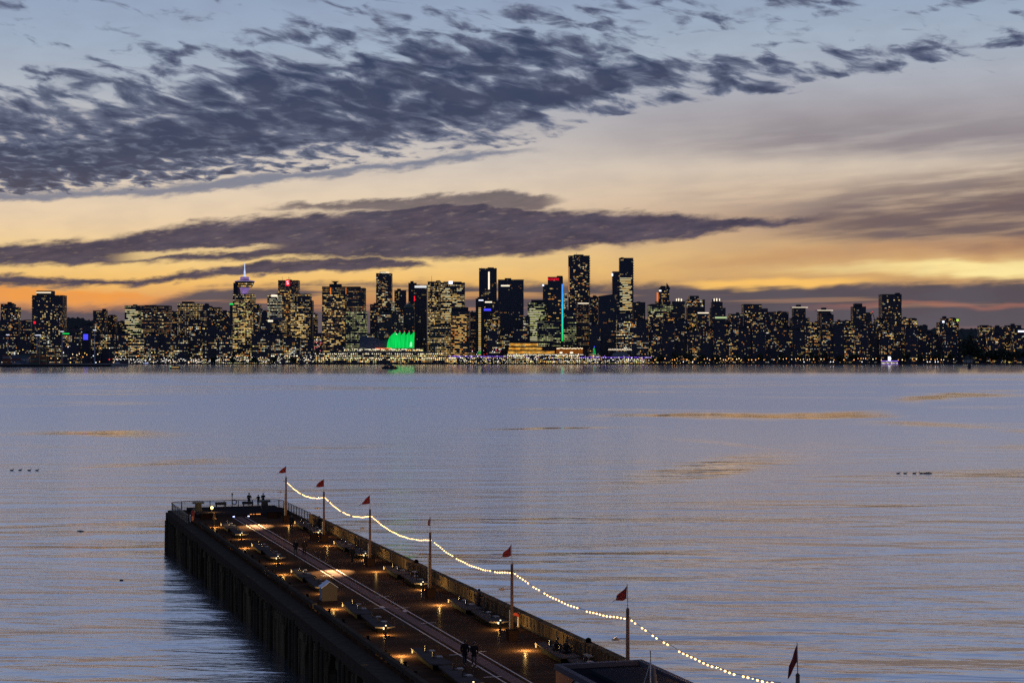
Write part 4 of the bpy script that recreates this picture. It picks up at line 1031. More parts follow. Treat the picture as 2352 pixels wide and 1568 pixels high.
b = MB(); b.prism([(-L * .1, 5.21), (L * .16, 5.21), (L * .1, 7.6), (-L * .04, 7.6)], 'y', -L * .08, L * .08); b.build('wheelhouse', M_CABIN, t)
for k in range(8):
    for sd in (-1, 1):
        b = MB(); y0 = sd * (L * .11 + 0.02); b.box(-L * .36 + k * L * .085, -L * .36 + k * L * .085 + L * .065, min(y0, y0 + sd * .06), max(y0, y0 + sd * .06), 2.2, 3.3); b.build('window', LIT[0], t)
b = MB(); b.tube([(0, 0, 7.6), (0, 0, 10)], 0.12, 5); b.build('mast', M_STEEL, t)
b = MB(); b.lathe([(0.2, 3.0), (0.7, 3.6), (0.2, 4.2)], (L * .44, 0), 6); b.build('running_light', glow_mat('sea_green_light', lin(120, 255, 210), 1.5), t)
t, L, Y = boat('long dark tug like ferry in front of the green sails', 1169, 1106, 52, True, 'ferry')
hull(L, L * .24, 2.6).build('hull', M_HULL, t)
b = MB(); b.prism([(-L * .38, 2.6), (L * .38, 2.6), (L * .26, 5.6), (-L * .30, 5.6)], 'y', -L * .09, L * .09); b.build('cabin', M_CABIN, t)
b = MB(); b.prism([(-L * .16, 5.61), (L * .12, 5.61), (L * .06, 8.4), (-L * .12, 8.4)], 'y', -L * .07, L * .07); b.build('wheelhouse', M_CABIN, t)
for k in range(6):
    for sd in (-1, 1):
        y0 = sd * (L * .09 + 0.02); b = MB(); b.box(-L * .3 + k * L * .1, -L * .3 + k * L * .1 + L * .05, min(y0, y0 + sd * .05), max(y0, y0 + sd * .05), 3.6, 4.3); b.build('window', LIT[4] if k % 3 == 0 else M_HULL, t)
b = MB(); b.tube([(-2, 0, 8.4), (-2, 0, 11.5)], 0.14, 5); b.build('mast', M_STEEL, t)
t, L, Y = boat('white lit paddle boat with violet deck line and tall bright funnel block, at right', 2668, 1091.5, 56, False, 'paddle_boat')
t.location.y = 3932; Y = 3932; L = 56 * S / F * Y; t.location.x = wx(2668, Y)
hull(L, 9, 2.0).build('hull', M_HULL, t)
b = MB(); b.box(-L * .42, L * .42, -3.2, 3.2, 2.0, 7.4); b.build('saloon', facade('saloon_glow', 2.4, 5.4, 0.84, 0.6, 0.95, 0.05, [(250, 240, 190), (240, 232, 196)], 1.4), t)
b = MB(); b.box(-L * .46, L * .46, -3.7, 3.7, 7.41, 8.2); b.build('upper_deck', M_CABIN, t)
b = MB(); b.box(-L * .46, L * .46, -4.1, -3.72, 7.3, 8.4); b.box(-L * .46, L * .46, -4.4, -4.0, 1.6, 2.2); b.build('light_strip', PUR, t)
b = MB(); b.box(-2.6, 2.6, -1.6, 1.6, 8.21, 18.0); b.build('funnel_block', WHT, t)
b = MB(); b.lathe([(2.4, 1.0), (2.4, 1.4)], (-L * .5 - 1, 0), 10); b.build('paddle_wheel', M_HULL, t)
for px, lab, fl in ((440, 'small white motor boat moored by the shore left of centre', False), (352, 'tiny white motor boat moored near the red beacon', True)):
    t = thing('motor_boat', lab, 'boat', (wx(px, 4023), 4023, 0), math.pi if fl else 0)
    hull(16, 5, 2.2).build('hull', mat('white_hull', (0.55, 0.56, 0.62), 0.4), t)
    b = MB(); b.prism([(-5, 2.2), (3.4, 2.2), (1.4, 4.8), (-4, 4.8)], 'y', -1.8, 1.8); b.build('cabin', mat('white_hull', (0.55, 0.56, 0.62), 0.4), t)
    b = MB(); b.box(-4, 4, -2.6, -2.5, 2.3, 3.2); b.build('light_strip', glow_mat('boat_blue_white', lin(190, 200, 255), 1.2), t)
Yb = CAM_H * F / (1106 * S - HOR)
t = thing('marker_pile', 'dark round marker pile standing in the water at the far right', 'marker', (wx(2908, Yb), Yb, 0))
b = MB(); b.lathe([(2.5, -1), (2.5, 7.6), (2.2, 7.9)], (0, 0), 12); b.build('post', M_HULL, t)
b = MB(); b.tube([(0, 0, 7.9), (0, 0, 11.0)], 0.3, 6); b.build('light_staff', M_HULL, t)

M_DUCK = mat('duck_feathers', (0.02, 0.018, 0.016), 0.7)
def duck_mesh():
    b = MB()
    b.tube([(-0.34, 0, 0.16), (-0.22, 0, 0.12), (0.0, 0, 0.10), (0.2, 0, 0.12), (0.27, 0, 0.17)], [0.03, 0.11, 0.16, 0.12, 0.04], 8)
    b.tube([(0.2, 0, 0.14), (0.26, 0, 0.26), (0.28, 0, 0.34)], [0.08, 0.05, 0.06], 8)
    b.tube([(0.24, 0, 0.36), (0.31, 0, 0.37), (0.38, 0, 0.355), (0.46, 0, 0.34)], [0.05, 0.075, 0.045, 0.02], 8)
    return b
dk = duck_mesh().build('duck', M_DUCK, smooth=True)
ducks = [((27, 1080.5), 'left'), ((46, 1080), 'left'), ((67, 1080.5), 'left'), ((85, 1080.5), 'left')] + [((x, 1087.5), 'right') for x in (2063, 2079, 2100, 2116, 2124, 2130, 2137)]
LD = ['leftmost of four ducks swimming on the left water', 'second of four ducks swimming on the left water', 'third of four ducks swimming on the left water', 'rightmost of four ducks swimming on the left water',
      'leftmost of seven ducks swimming on the right water', 'second of seven ducks swimming on the right water', 'third of seven ducks swimming on the right water', 'fourth of seven ducks swimming on the right water', 'fifth of seven ducks swimming on the right water', 'sixth of seven ducks swimming on the right water', 'rightmost of seven ducks swimming on the right water']
for i, ((x, y), sd) in enumerate(ducks):
    o = dk if i == 0 else dk.copy()
    if i: COL.objects.link(o)
    Y = CAM_H * F / (y - HOR); o.location = ((x - 1176) / F * Y, Y, 0); o.scale = (1.25, 1.25, 0.95); o.rotation_euler = (0, 0, math.pi if i % 3 == 1 and i > 4 else 0)
    tag(o, LD[i], 'duck', f'ducks on the {sd} water')
for x, y, L, lab in ((185, 1219, 1.1, 'short dark drifting log on the left water'), (279, 1332, 0.45, 'small piece of driftwood below the drifting log')):
    Y = CAM_H * F / (y - HOR)
    b = MB(); b.tube([(-L / 2, 0, 0.02), (0, 0.05, 0.06), (L / 2, 0, 0.0)], [0.05, 0.07, 0.04], 7); o = b.build('driftwood', M_BARK, None, ((x - 1176) / F * Y, Y, 0), -0.2); tag(o, lab, 'log')

# ------------------------------------------------------------------ the pier in front
PR = R(17.12)                      # the pier runs 17 degrees left of straight ahead
DZ = 5.0                           # deck level above the water
def P(s, t, z=0.0): return (-0.2944 * s + 0.9557 * t, 0.9557 * s + 0.2944 * t, z)
S_END, S_BEG, T_L, T_R = 241.5, 60.0, 27.5, 41.5
O = P(0, 0, 0)                     # pier meshes use x = across (t), y = along (s)

deck_m, T, o_ = mat_new('deck_planks')
co = T.n.new('ShaderNodeTexCoord').outputs['Object']; dx_, dy_, dz_ = T.sep(co)
brd = T.m('FLOOR', T.div(dy_, 0.28)); fr_ = T.m('FRACT', T.div(dy_, 0.28))
seg = T.m('FLOOR', T.div(T.add(dx_, T.mul(brd, 1.37)), 4.6))
wn = T.n.new('ShaderNodeTexWhiteNoise'); wn.noise_dimensions = '2D'; T.put(wn.inputs['Vector'], T.xyz(brd, seg, 0))
gr = T.noise(T.xyz(T.mul(dx_, 0.9), T.mul(dy_, 9.0), 0), 1.0, 4.0, 0.6)
wear = T.noise(T.xyz(T.mul(dx_, 0.25), T.mul(dy_, 0.12), 5.0), 1.0, 4.0, 0.6)
c0 = T.mix(wn.outputs['Value'], (0.068, 0.035, 0.021, 1), (0.118, 0.062, 0.038, 1))
c0 = T.mix(T.mul(gr, 0.5), c0, (0.022, 0.012, 0.007, 1)); c0 = T.mix(T.ss(wear, 0.4, 0.7, 0.0, 0.5), c0, (0.056, 0.032, 0.021, 1))
gap = T.m('LESS_THAN', fr_, 0.06); c0 = T.mix(gap, c0, (0.008, 0.006, 0.005, 1))
wide = T.n.new('ShaderNodeTexWhiteNoise'); wide.noise_dimensions = '1D'; T.put(wide.inputs['W'], T.m('FLOOR', T.div(dy_, 2.24)))
c0 = T.mix(T.mul(wide.outputs['Value'], 0.55), c0, (0.026, 0.013, 0.008, 1))
p = T.n.new('ShaderNodeBsdfPrincipled'); T.put(p.inputs['Base Color'], c0)
p.inputs['Roughness'].default_value = 0.8; p.inputs['Specular IOR Level'].default_value = 0.0
damp = T.n.new('ShaderNodeBsdfGlossy'); damp.inputs['Roughness'].default_value = 0.30; damp.inputs['Color'].default_value = (0.9, 0.8, 0.7, 1)
dm_ = T.n.new('ShaderNodeMixShader'); T.put(dm_.inputs[0], T.ss(wear, 0.35, 0.7, 0.003, 0.010)); T.l.new(p.outputs[0], dm_.inputs[1]); T.l.new(damp.outputs[0], dm_.inputs[2])
T.l.new(dm_.outputs[0], o_.inputs[0])

def concrete(name, rgb, streak=0.6, sc_=1.0):
    m, T, o_ = mat_new(name)
    co = T.n.new('ShaderNodeTexCoord').outputs['Object']; x, y, z = T.sep(co)
    st = T.noise(T.xyz(T.mul(x, 1.2 * sc_), T.mul(y, 1.2 * sc_), T.mul(z, 0.22)), 1.0, 4.0, 0.65)
    gn = T.noise(co, 3.0, 5.0, 0.6)
    c = T.mix(T.ss(st, 0.42, 0.62, 0.0, streak), tuple(rgb) + (1,), tuple(k * 0.22 for k in rgb) + (1,))
    c = T.mix(T.mul(gn, 0.5), c, tuple(k * 0.6 for k in rgb) + (1,))
    p = T.n.new('ShaderNodeBsdfPrincipled'); T.put(p.inputs['Base Color'], c); p.inputs['Roughness'].default_value = 0.9; p.inputs['Specular IOR Level'].default_value = 0.0
    b = T.n.new('ShaderNodeBump'); b.inputs['Strength'].default_value = 0.6; b.inputs['Distance'].default_value = 0.03; T.put(b.inputs['Height'], gn); T.put(p.inputs['Normal'], b.outputs[0])
    T.l.new(p.outputs[0], o_.inputs[0]); return m
M_SIDE = concrete('weathered_concrete', (0.16, 0.12, 0.07), 0.85, 1.3)
M_PARA = concrete('stained_parapet', (0.17, 0.115, 0.065), 0.9, 1.6)
M_PILE = mat('old_timber', (0.085, 0.064, 0.04), 0.9, var=0.5, scale=2.0, spec=0.0)
M_KERB = mat('kerb_timber', (0.075, 0.057, 0.041), 0.95, var=0.6, scale=1.5, spec=0.0)
M_PAINT = mat('white_deck_paint', (0.62, 0.49, 0.42), 0.6, var=0.25, scale=1.5, spec=0.0)
M_BAND = mat('pale_deck_band', (0.20, 0.12, 0.10), 0.6, var=0.18, scale=2.0, spec=0.0)
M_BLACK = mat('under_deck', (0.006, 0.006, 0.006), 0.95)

pier = thing('pier', 'long timber decked pier on stained concrete piers reaching out into the harbour', 'pier', O, PR)
b = MB(); b.box(T_L, T_R, S_BEG, S_END, DZ - 0.5, DZ); b.build('deck', deck_m, pier)
b = MB(); b.box(26.0, T_L - 0.003, S_BEG, S_END + 0.1, DZ - 1.15, DZ - 0.28); b.build('outer_waler', M_KERB, pier)
b = MB(); b.box(T_R + 0.003, T_R + 0.25, S_BEG, S_END, -1, DZ - 0.1); b.build('outer_wall', M_SIDE, pier)
b = MB(); b.box(26.3, T_R, S_END + 0.003, S_END + 0.4, -1, DZ - 0.05); b.build('end_wall', M_SIDE, pier)
b = MB(); b.box(29.6, 29.9, S_BEG, S_END, -1, DZ - 0.51); b.build('under_deck_shade', M_BLACK, pier)  # near-black backing: shade under the deck put into its colour
PER, OPEN = 9.4, 3.5
s = S_END; k = 0
proto = None
while s > S_BEG:
    full = PER - OPEN if k else PER * 2 - OPEN
    a, e = max(S_BEG, s - full), s
    b = MB(); b.box(26.25, 29.55, a, e, -1.5, DZ - 1.16); b.box(26.12, 26.248, a, e, 2.9, 3.5)
    # a haunch on each side of the opening below the deck
    for q, sg in ((a, -1), (e, 1)):
        b.prism([(q, DZ - 1.16), (q + sg * 0.9, DZ - 1.16), (q, 1.9)] if sg > 0 else [(q, 1.9), (q + sg * 0.9, DZ - 1.16), (q, DZ - 1.16)], 'x', 26.3, 29.5)
    b.build('concrete_pier', M_SIDE, pier)
    n = max(1, int((e - a) / 1.35))
    for j in range(n):
        if rnd.random() < 0.38: continue
        if proto is None:
            q = MB(); q.tube([(0, 0, -1.2), (0.02, 0, 1.5), (0, 0, 4.1)], [0.19, 0.17, 0.15], 7); proto = q.build('fender_pile', M_PILE, pier); o = proto
        else:
            o = proto.copy(); COL.objects.link(o)
        o.location = (25.92 + rnd.uniform(-.05, .05), a + (j + 0.5) * (e - a) / n + rnd.uniform(-.15, .15), rnd.uniform(-.5, .15)); o.rotation_euler = (0, 0, rnd.uniform(0, 6))
    s -= full + OPEN; k += 1
# timber kerb along the open left side, in lengths with gaps
s = S_END - 22
while s > S_BEG:
    l = rnd.choice([5.6, 6.2, 6.0]); b = MB(); b.box(T_L + 0.02, T_L + 0.38, s - l, s, DZ + 0.10, DZ + 0.42)
    q = s - l + 0.3
    while q < s: b.box(T_L + 0.05, T_L + 0.35, q, q + 0.3, DZ + 0.003, DZ + 0.098); q += 1.35
    b.build('kerb', M_KERB, pier); s -= l + 0.25
b = MB(); b.box(33.44, 34.28, 100.5, 232, DZ + 0.004, DZ + 0.008); b.build('pale_band', M_BAND, pier)
for t0 in (33.02, 34.62):
    b = MB(); b.box(t0, t0 + 0.12, 100.5, 232, DZ + 0.004, DZ + 0.009); b.build('painted_line', M_PAINT, pier)
b = MB()
for sq, tt in ((214, 34.7), (190, 34.7), (166, 32.9), (150.3, 34.67), (143.6, 32.95), (143.2, 34.67), (134.6, 34.67), (120.6, 34.67), (119.9, 33.0), (111, 32.9)): b.box(tt - 0.62, tt + 0.62, sq, sq + 0.14, DZ + 0.010, DZ + 0.014)
for sq in (143.9, 141.0): b.box(33.15 if sq > 142 else 34.32, 33.40 if sq > 142 else 34.58, sq, sq + 0.9, DZ + 0.004, DZ + 0.0085)
b.build('painted_marks', M_PAINT, pier)
b = MB(); b.box(T_L + 1.2, T_R - 1.0, 229.3, S_END - 0.4, DZ + 0.003, DZ + 0.34); b.box(T_L + 3.6, T_R - 4.0, 228.7, 229.298, DZ + 0.003, DZ + 0.17)
b.build('raised_platform', mat('platform_timber', (0.035, 0.028, 0.027), 0.9, spec=0.0, var=0.4, scale=2.0), pier)

# parapet along the right side, cast in separate lengths
par = thing('parapet_wall', 'stained tan concrete parapet along the right side of the pier', 'wall', O, PR)
s = 218.5; k = 0
while s > 62:
    l = 7.7; b = MB()
    b.box(41.0, 41.45, s - l + 0.05, s - 0.05, DZ + 0.14, DZ + 0.98)
    b.box(40.93, 41.5, s - l + 0.05, s - 0.05, DZ + 0.981, DZ + 1.09)
    b.build('parapet_panel', M_PARA, par)
    b = MB(); b.box(41.02, 41.43, s - l, s, DZ + 0.002, DZ + 0.138); b.build('drain_sill', M_BLACK, par)
    for q in range(9):        # upright ribs and scupper slots
        if rnd.random() < 0.25: continue
        y = s - l + 0.6 + q * 0.78 + rnd.uniform(-.12, .12); w = rnd.uniform(0.09, 0.22)
        b = MB(); b.box(40.955, 40.998, y, y + w, DZ + 0.2 + rnd.uniform(0, .15), DZ + 0.975); b.build('rib', mat('dark_rib', (0.05, 0.036, 0.024), 0.9), par)
    s -= l; k += 1

# railing round the far end
rail = thing('railing', 'dark metal railing curving round the far end of the pier', 'railing', O, PR)
M_RAIL = mat('rail_paint', (0.02, 0.021, 0.025), 0.5, spec=0.25)
Rr = 2.2
path = [(T_L - 1.0, 221.0)] + [(T_L - 1.0, S_END - 0.2 - Rr)] + [(T_L - 1.0 + Rr - Rr * math.cos(a), S_END - 0.2 - Rr + Rr * math.sin(a)) for a in [k * math.pi / 12 for k in range(1, 7)]]
path += [(T_R - 0.15 - Rr, S_END - 0.2)] + [(T_R - 0.15 - Rr + Rr * math.sin(a), S_END - 0.2 - Rr + Rr * math.cos(a)) for a in [k * math.pi / 12 for k in range(1, 7)]] + [(T_R - 0.15, 219.3)]
for h, rr in ((1.12, 0.055), (0.93, 0.036), (0.76, 0.028), (0.60, 0.028), (0.44, 0.028), (0.28, 0.028), (0.14, 0.03)):
    b = MB(); b.tube([(x, y, DZ + h) for x, y in path], rr, 6); b.build('top_rail' if h > 1 else 'rail', M_RAIL, rail)
acc = 0.0
for (xa, ya), (xb, yb) in zip(path, path[1:]):
    L = math.hypot(xb - xa, yb - ya); q = -acc
    while q + 1.9 <= L:
        q += 1.9; b = MB(); b.box(-0.045, 0.045, -0.045, 0.045, DZ - 0.25, DZ + 1.1)
        o = b.build('post', M_RAIL, rail); o.location = (xa + (xb - xa) * q / L, ya + (yb - ya) * q / L, 0); o.rotation_euler.z = math.atan2(yb - ya, xb - xa)
    acc = L - q

# poles with pennants and lamp arms
M_POLE = mat('oiled_pole', (0.13, 0.06, 0.03), 0.6, var=0.3, scale=2.0)
M_GALV = mat('galvanised', (0.42, 0.41, 0.40), 0.45, 0.3, var=0.15)
M_FLAG = mat('red_pennant', (0.24, 0.018, 0.012), 0.8, var=0.2, scale=3.0)
POLES = [220.4, 196.1, 172.6, 148.9, 125.0, 101.2, 78.2]
FLG = [(1, 0.0, 'stretched out with torn tip, on the farthest pole'), (1, -0.12, 'half open, second from the far end'), (1, 0.05, 'streaming with frayed tail, third from the far end'), (0, 0.0, 'seen edge on as a dark sliver, middle pole'),
       (0.8, -0.15, 'curled back at its tip, third from the near end'), (0.86, -0.1, 'large and bright, on the pole behind the dark roof'), (-0.12, 0.0, 'hanging narrow at the lower right picture edge')]
TO_L = R(180)
def flag(root, spread, droop, seed):
    r = random.Random(seed)
    b = MB(); n = 10; m = 5
    h0, h1 = 6.13, 7.0
    if abs(spread) < 0.3: L, dirn = 1.0, Vector((0.10, 0.99, 0)) if spread >= 0 else Vector((-0.25, 0.5, 0))
    else: L, dirn = 1.02 * abs(spread), Vector((-0.93, -0.36, 0))
    nrm = Vector((-dirn.y, dirn.x, 0)); g = []
    for i in range(n + 1):
        u = i / n; row = []
        for j in range(m + 1):
            w = j / m
            top = h1 - 0.05 - u * (0.72 + droop); bot = h0 + 0.02 - u * 0.02 - 0.06 * math.sin(u * 3)
            if abs(spread) < 0.3 and spread < 0: top -= u * 0.5; bot -= u * 0.9
            z = bot + (top - bot) * w * (1.0 if u < 1 else 0.02)
            row.append(Vector((0.05 * dirn.x, 0.05 * dirn.y, 0)) + dirn * (u * L) + nrm * (0.07 * math.sin(u * 6 + w + seed)) + Vector((0, 0, z)))
        g.append(row)
    for i in range(n):
        for j in range(m):
            q = [g[i][j], g[i + 1][j], g[i + 1][j + 1], g[i][j + 1]]
            b.poly(q); b.poly([p_ + nrm * 0.012 for p_ in q][::-1])
    if spread >= 0.8:
        for k in range(2):
            e = g[n][0]; b.tube([e, e + dirn * 0.14 + Vector((0, 0, -0.03 - .03 * k)), e + dirn * (0.28 + .06 * k) + Vector((0, 0, -0.10 - .05 * k))], [0.014, 0.01, 0.004], 4)
    return b.build('pennant', M_FLAG, root, smooth=True)
for i, sp_ in enumerate(POLES):
    where = ['farthest', 'second', 'third', 'middle', 'third nearest', 'second nearest', 'nearest'][i]
    t = thing('flag_pole', f'brown light pole with red pennant {FLG[i][2]}', 'pole', P(sp_, 38.5, DZ), PR, 'flag poles along the pier')
    b = MB(); b.tube([(0, 0, 0), (0, 0, 2.2), (0, 0, 5.45)], [0.135, 0.12, 0.10], 12); b.lathe([(0.10, 5.45), (0.11, 5.5), (0.05, 5.58)], (0, 0), 12); b.build('shaft', M_POLE, t, smooth=True)
    b = MB(); b.tube([(0, 0, 5.58), (-0.03, 0, 7.03)], [0.028, 0.02], 6); b.build('staff', M_GALV, t)
    flag(t, FLG[i][0], FLG[i][1], i)
    b = MB(); b.tube([(-0.1, 0, 3.72), (-0.42, 0, 3.74), (-0.62, 0, 3.73)], 0.03, 6); a_ = b.build('lamp_arm', M_GALV if i < 3 else M_POLE, t)
    b = MB(); b.prism([(-1.0, 3.66), (-0.6, 3.64), (-0.58, 3.76), (-0.72, 3.84), (-0.98, 3.74)], 'y', -0.12, 0.12); b.build('lamp_head', mat('lamp_casing', (0.34, 0.26, 0.18), 0.45), a_)
    b = MB(); b.tube([(-0.17, 0, 0.75), (-0.17, 0, 2.1), (-0.17, 0, 3.6 if i in (0, 3) else 2.2)], 0.045, 6); b.build('conduit', M_GALV, t)
    if i in (0, 2, 4):
        b = MB(); b.tube([(-0.1, 0, 4.98), (-0.26, 0, 5.06), (-0.4, 0, 5.0)], 0.03, 5); b.build('hook', M_POLE, t)
for i, w_, tgt in ((0, 620.0, 215.5), (2, 560.0, 168.3)):      # floodlights in the lamp heads of two poles that light the walk
    ld = bpy.data.lights.new('walk_floodlight', 'SPOT'); ld.energy = w_ * 44; ld.spot_size = R(42); ld.spot_blend = 0.85; ld.color = (1.0, 0.76, 0.40); ld.shadow_soft_size = 0.05
    lo = bpy.data.objects.new('walk_floodlight', ld); COL.objects.link(lo)
    lo.location = P(POLES[i] - 0.4, 37.45, DZ + 3.6)
    lo.rotation_euler = (Vector(P(tgt, 33.9, DZ)) - lo.location).to_track_quat('-Z', 'Y').to_euler()

def warm_light(name, parent, loc, watts, r_=0.06, col=(1.0, 0.66, 0.22)):
    ld = bpy.data.lights.new(name, 'POINT'); ld.energy = watts; ld.color = col; ld.shadow_soft_size = r_
    lo = bpy.data.objects.new(name, ld); COL.objects.link(lo); lo.parent = parent; lo.location = loc; return lo

# festoon of bulbs from pole to pole
bulb_m = glow_mat('bulb_glow', (1.0, 0.56, 0.21), 4.6, sample=True)
bulb_me = bpy.data.meshes.new('bulb'); bm = bmesh.new(); bmesh.ops.create_icosphere(bm, subdivisions=1, radius=0.070); bm.to_mesh(bulb_me); bm.free(); bulb_me.materials.append(bulb_m)
for p_ in bulb_me.polygons: p_.use_smooth = True
M_CABLE = mat('black_cable', (0.01, 0.01, 0.01), 0.7)
SPAN = ['farthest span from the last pole to the second', 'second span from the far end', 'span reaching the middle pole from the far side', 'span from the middle pole toward the viewer', 'span passing above the seated people', 'nearest span running off the lower picture edge']
for i in range(6):
    a, e = Vector((0, 0, 0)), Vector((POLES[i + 1] - POLES[i], 0, 0))
    h0 = 4.98
    t = thing('string_lights', f'string of warm bulbs, {SPAN[i]}', 'string lights', P(POLES[i], 38.5, DZ), PR, 'festoon spans between the flag poles')
    n = [38, 37, 37, 37, 38, 40][i]
    D = POLES[i] - POLES[i + 1]; sag = [0.75, 0.85, 0.75, 0.80, 0.70, 0.80][i]
    pt = lambda u: (0.13, -D * u, h0 - sag * 4 * u * (1 - u) - 0.02 * math.sin(u * 40))
    b = MB(); b.tube([pt(k / 40) for k in range(41)], 0.016, 4); b.build('cable', M_CABLE, t)
    r = random.Random(40 + i)
    for k in range(n):
        u = (k + 0.6) / n
        if r.random() < (0.05 if i < 4 else 0.10): continue
        if i == 4 and 0.60 < u < 0.66: continue
        if k % 9 == 4: warm_light('bulb_light', t, (pt(u)[0], pt(u)[1], pt(u)[2] - 0.06), 170.0, 0.066, (1.0, 0.56, 0.22))
        o = bpy.data.objects.new('bulb', bulb_me); COL.objects.link(o); o.parent = t
        x, y, z = pt(u); o.location = (x, y, z - 0.06); sc_ = r.choice([1.0, 1.0, 1.05, 0.95, 0.6 if r.random() < 0.35 else 1.0]); o.scale = (sc_,) * 3

# planter boxes at the pole feet
M_TUB = mat('planter_brown', (0.03, 0.016, 0.012), 0.75, var=0.3, spec=0.0)
M_SHRUB = mat('planter_leaves', (0.035, 0.05, 0.02), 0.8, var=0.5, scale=5.0)
def planter(name, label, s, t_, w, d, h, plants, group, seed):
    th = thing(name, label, 'planter', P(s, t_, DZ), PR, group)
    b = MB(); b.prism([(-w / 2 * 0.9, 0.002), (w / 2 * 0.9, 0.002), (w / 2, h), (-w / 2, h)], 'y', -d / 2, d / 2); b.build('tub', M_TUB, th)
    b = MB()
    b.box(-w / 2 - .04, w / 2 + .04, -d / 2 - .04, -d / 2 + .06, h + .001, h + .07); b.box(-w / 2 - .04, w / 2 + .04, d / 2 - .06, d / 2 + .04, h + .001, h + .07)
    b.box(-w / 2 - .04, -w / 2 + .06, -d / 2 + .061, d / 2 - .061, h + .001, h + .07); b.box(w / 2 - .06, w / 2 + .04, -d / 2 + .061, d / 2 - .061, h + .001, h + .07); b.build('rim', M_TUB, th)
    if plants:
        r = random.Random(seed); b = MB()
        for _ in range(160):
            x, y = r.uniform(-w / 2 + .1, w / 2 - .1), r.uniform(-d / 2 + .1, d / 2 - .1)
            if abs(x) < .16 and abs(y) < .16: continue
            a = Vector((r.gauss(0, .4), r.gauss(0, .4), 1)).normalized(); l = r.uniform(.08, .24); q = a.orthogonal().normalized() * .02
            p0 = Vector((x, y, h - .02)); b.poly([p0 - q, p0 + q, p0 + a * l])
        b.build('foliage', M_SHRUB, th)
    return th
PL = ['under the farthest pennant pole', 'beside a second box near the second pole', 'under the third pennant pole', 'under the middle pole with edge on pennant', 'under the pole by the orange arch', 'under the pole behind the dark roof', 'under the pole at the lower right']
for i, sp_ in enumerate(POLES):
    planter('planter_box', f'square brown planter box {PL[i]}', sp_ - 0.1, 38.5, 0.76, 0.76, 0.70, True, 'planters at the pole feet', i)
planter('planter_box', 'dark planter box next to the pole planter beyond the walking couple', 198.6, 37.9, 0.9, 0.8, 0.62, True, 'planters at the pole feet', 30)
planter('long_planter', 'long dark planter at the left of the end platform', 227.2, 29.6, 1.75, 0.7, 0.62, False, 'long planters before the end platform', 31)
planter('long_planter', 'long dark planter at the right of the end platform', 226.4, 38.0, 1.75, 0.7, 0.66, False, 'long planters before the end platform', 32)

# long timber benches with arm rests and lamps at both ends
M_SLAB = mat('bench_slab', (0.085, 0.068, 0.060), 0.8, var=0.35, scale=1.2, spec=0.0)
M_BASE = mat('bench_base', (0.005, 0.004, 0.004), 0.95, spec=0.05)
M_ARM = mat('arm_rest', (0.02, 0.018, 0.017), 0.5)
M_PALE = mat('pale_cushion', (0.30, 0.27, 0.25), 0.7, var=0.2)
BL = glow_mat('bench_lamp_glow', (1.0, 0.60, 0.20), 1.5, sample=True)
def bench(label, s0, s1, tc_, group):
    """s0 near end, s1 far end"""
    th = thing('platform_bench', label, 'bench', P((s0 + s1) / 2, tc_, DZ), PR, group)
    h = (s1 - s0) / 2; W_ = 0.58
    for sg, (ya, yb) in enumerate(((-h, -0.2), (0.2, h))):
        # two tapered slabs that point past one another
        b = MB(); yl = ya; yr = yb
        b.prism([(-W_, yl + 0.5), (0.15, yl), (W_ + 0.35, yl + 0.35), (W_ * 0.75, yr), (-W_ * 0.55, yr - 0.1)], 'z', 0.44, 0.54); b.build('seat_slab', M_SLAB, th)
        b = MB(); b.prism([(-W_ * .45, yl + 1.1), (0.1, yl + 0.8), (W_ * .6, yl + 1.1), (W_ * 0.4, yr - .7), (-W_ * 0.25, yr - 0.9)], 'z', 0.003, 0.438); b.build('base', M_BASE, th)
        for q in range(2):
            y = ya + (yb - ya) * (0.36 + 0.36 * q); x = 0.12 + 0.1 * q
            b = MB(); b.box(x - .05, x + .28, y - .06, y + .06, 0.541, 0.62); b.box(x - .05, x + .07, y - .05, y + .05, 0.621, 0.98); b.build('arm_rest', M_ARM, th)
            b = MB(); b.prism([(x + .33, .542), (x + .75, .542), (x + .70, .60), (x + .38, .62)], 'y', y + .05, y + .45); b.build('seat_pad', M_PALE, th)
    # far end: lamp strip tucked under the slab and throwing light to the left
    b = MB(); b.prism([(-W_ * .62, h - 0.36), (-W_ * .50, h - 0.40), (-W_ * .36, h - 0.14), (-W_ * .48, h - 0.10)], 'z', 0.24, 0.42); b.build('lamp_box', BL, th)
    warm_light('bench_light', th, (-W_ - 0.42, h - 0.05, 0.42), 260.0)
    # near end: post with a small head
    p_ = MB(); p_.tube([(0.0, -h - 0.5, 0.0), (0.0, -h - 0.5, 0.62)], [0.085, 0.10], 8); p_.box(-0.10, 0.12, -h - 0.62, -h - 0.38, 0.621, 0.70); po = p_.build('lamp_post', M_ARM, th)
    b = MB(); b.box(-0.16, -0.10, -h - 0.46, -h - 0.32, 0.46, 0.60); b.box(0.0, 0.09, -h - 0.40, -h - 0.33, 0.701, 0.76); b.build('lamp_head', glow_mat('post_lamp_glow', (1.0, 0.82, 0.45), 2.5), po)
    warm_light('post_light', th, (-0.02, -h - 0.30, 0.30), 170.0, 0.04)
    return th
LBEN = ['left row bench nearest the end platform', 'left row bench, second from the end platform', 'left row bench ending at the white hut', 'left row bench on the near side of the white hut', 'left row bench at the bottom picture edge']
RBEN = ['right row bench nearest the end platform, with person leaning behind', 'right row bench behind the lone dark walker', 'right row bench between third and middle poles', 'right row bench by the man at the parapet', 'right row bench with two people seated on it']
RNG = [(201.6, 216.0), (177.5, 192.0), (153.9, 168.0), (130.1, 144.2), (106.3, 120.5)]
for i, (a, e) in enumerate(RNG):
    bench(f'long grey timber bench, {LBEN[i]}', a, e, 30.1, 'left row of platform benches')
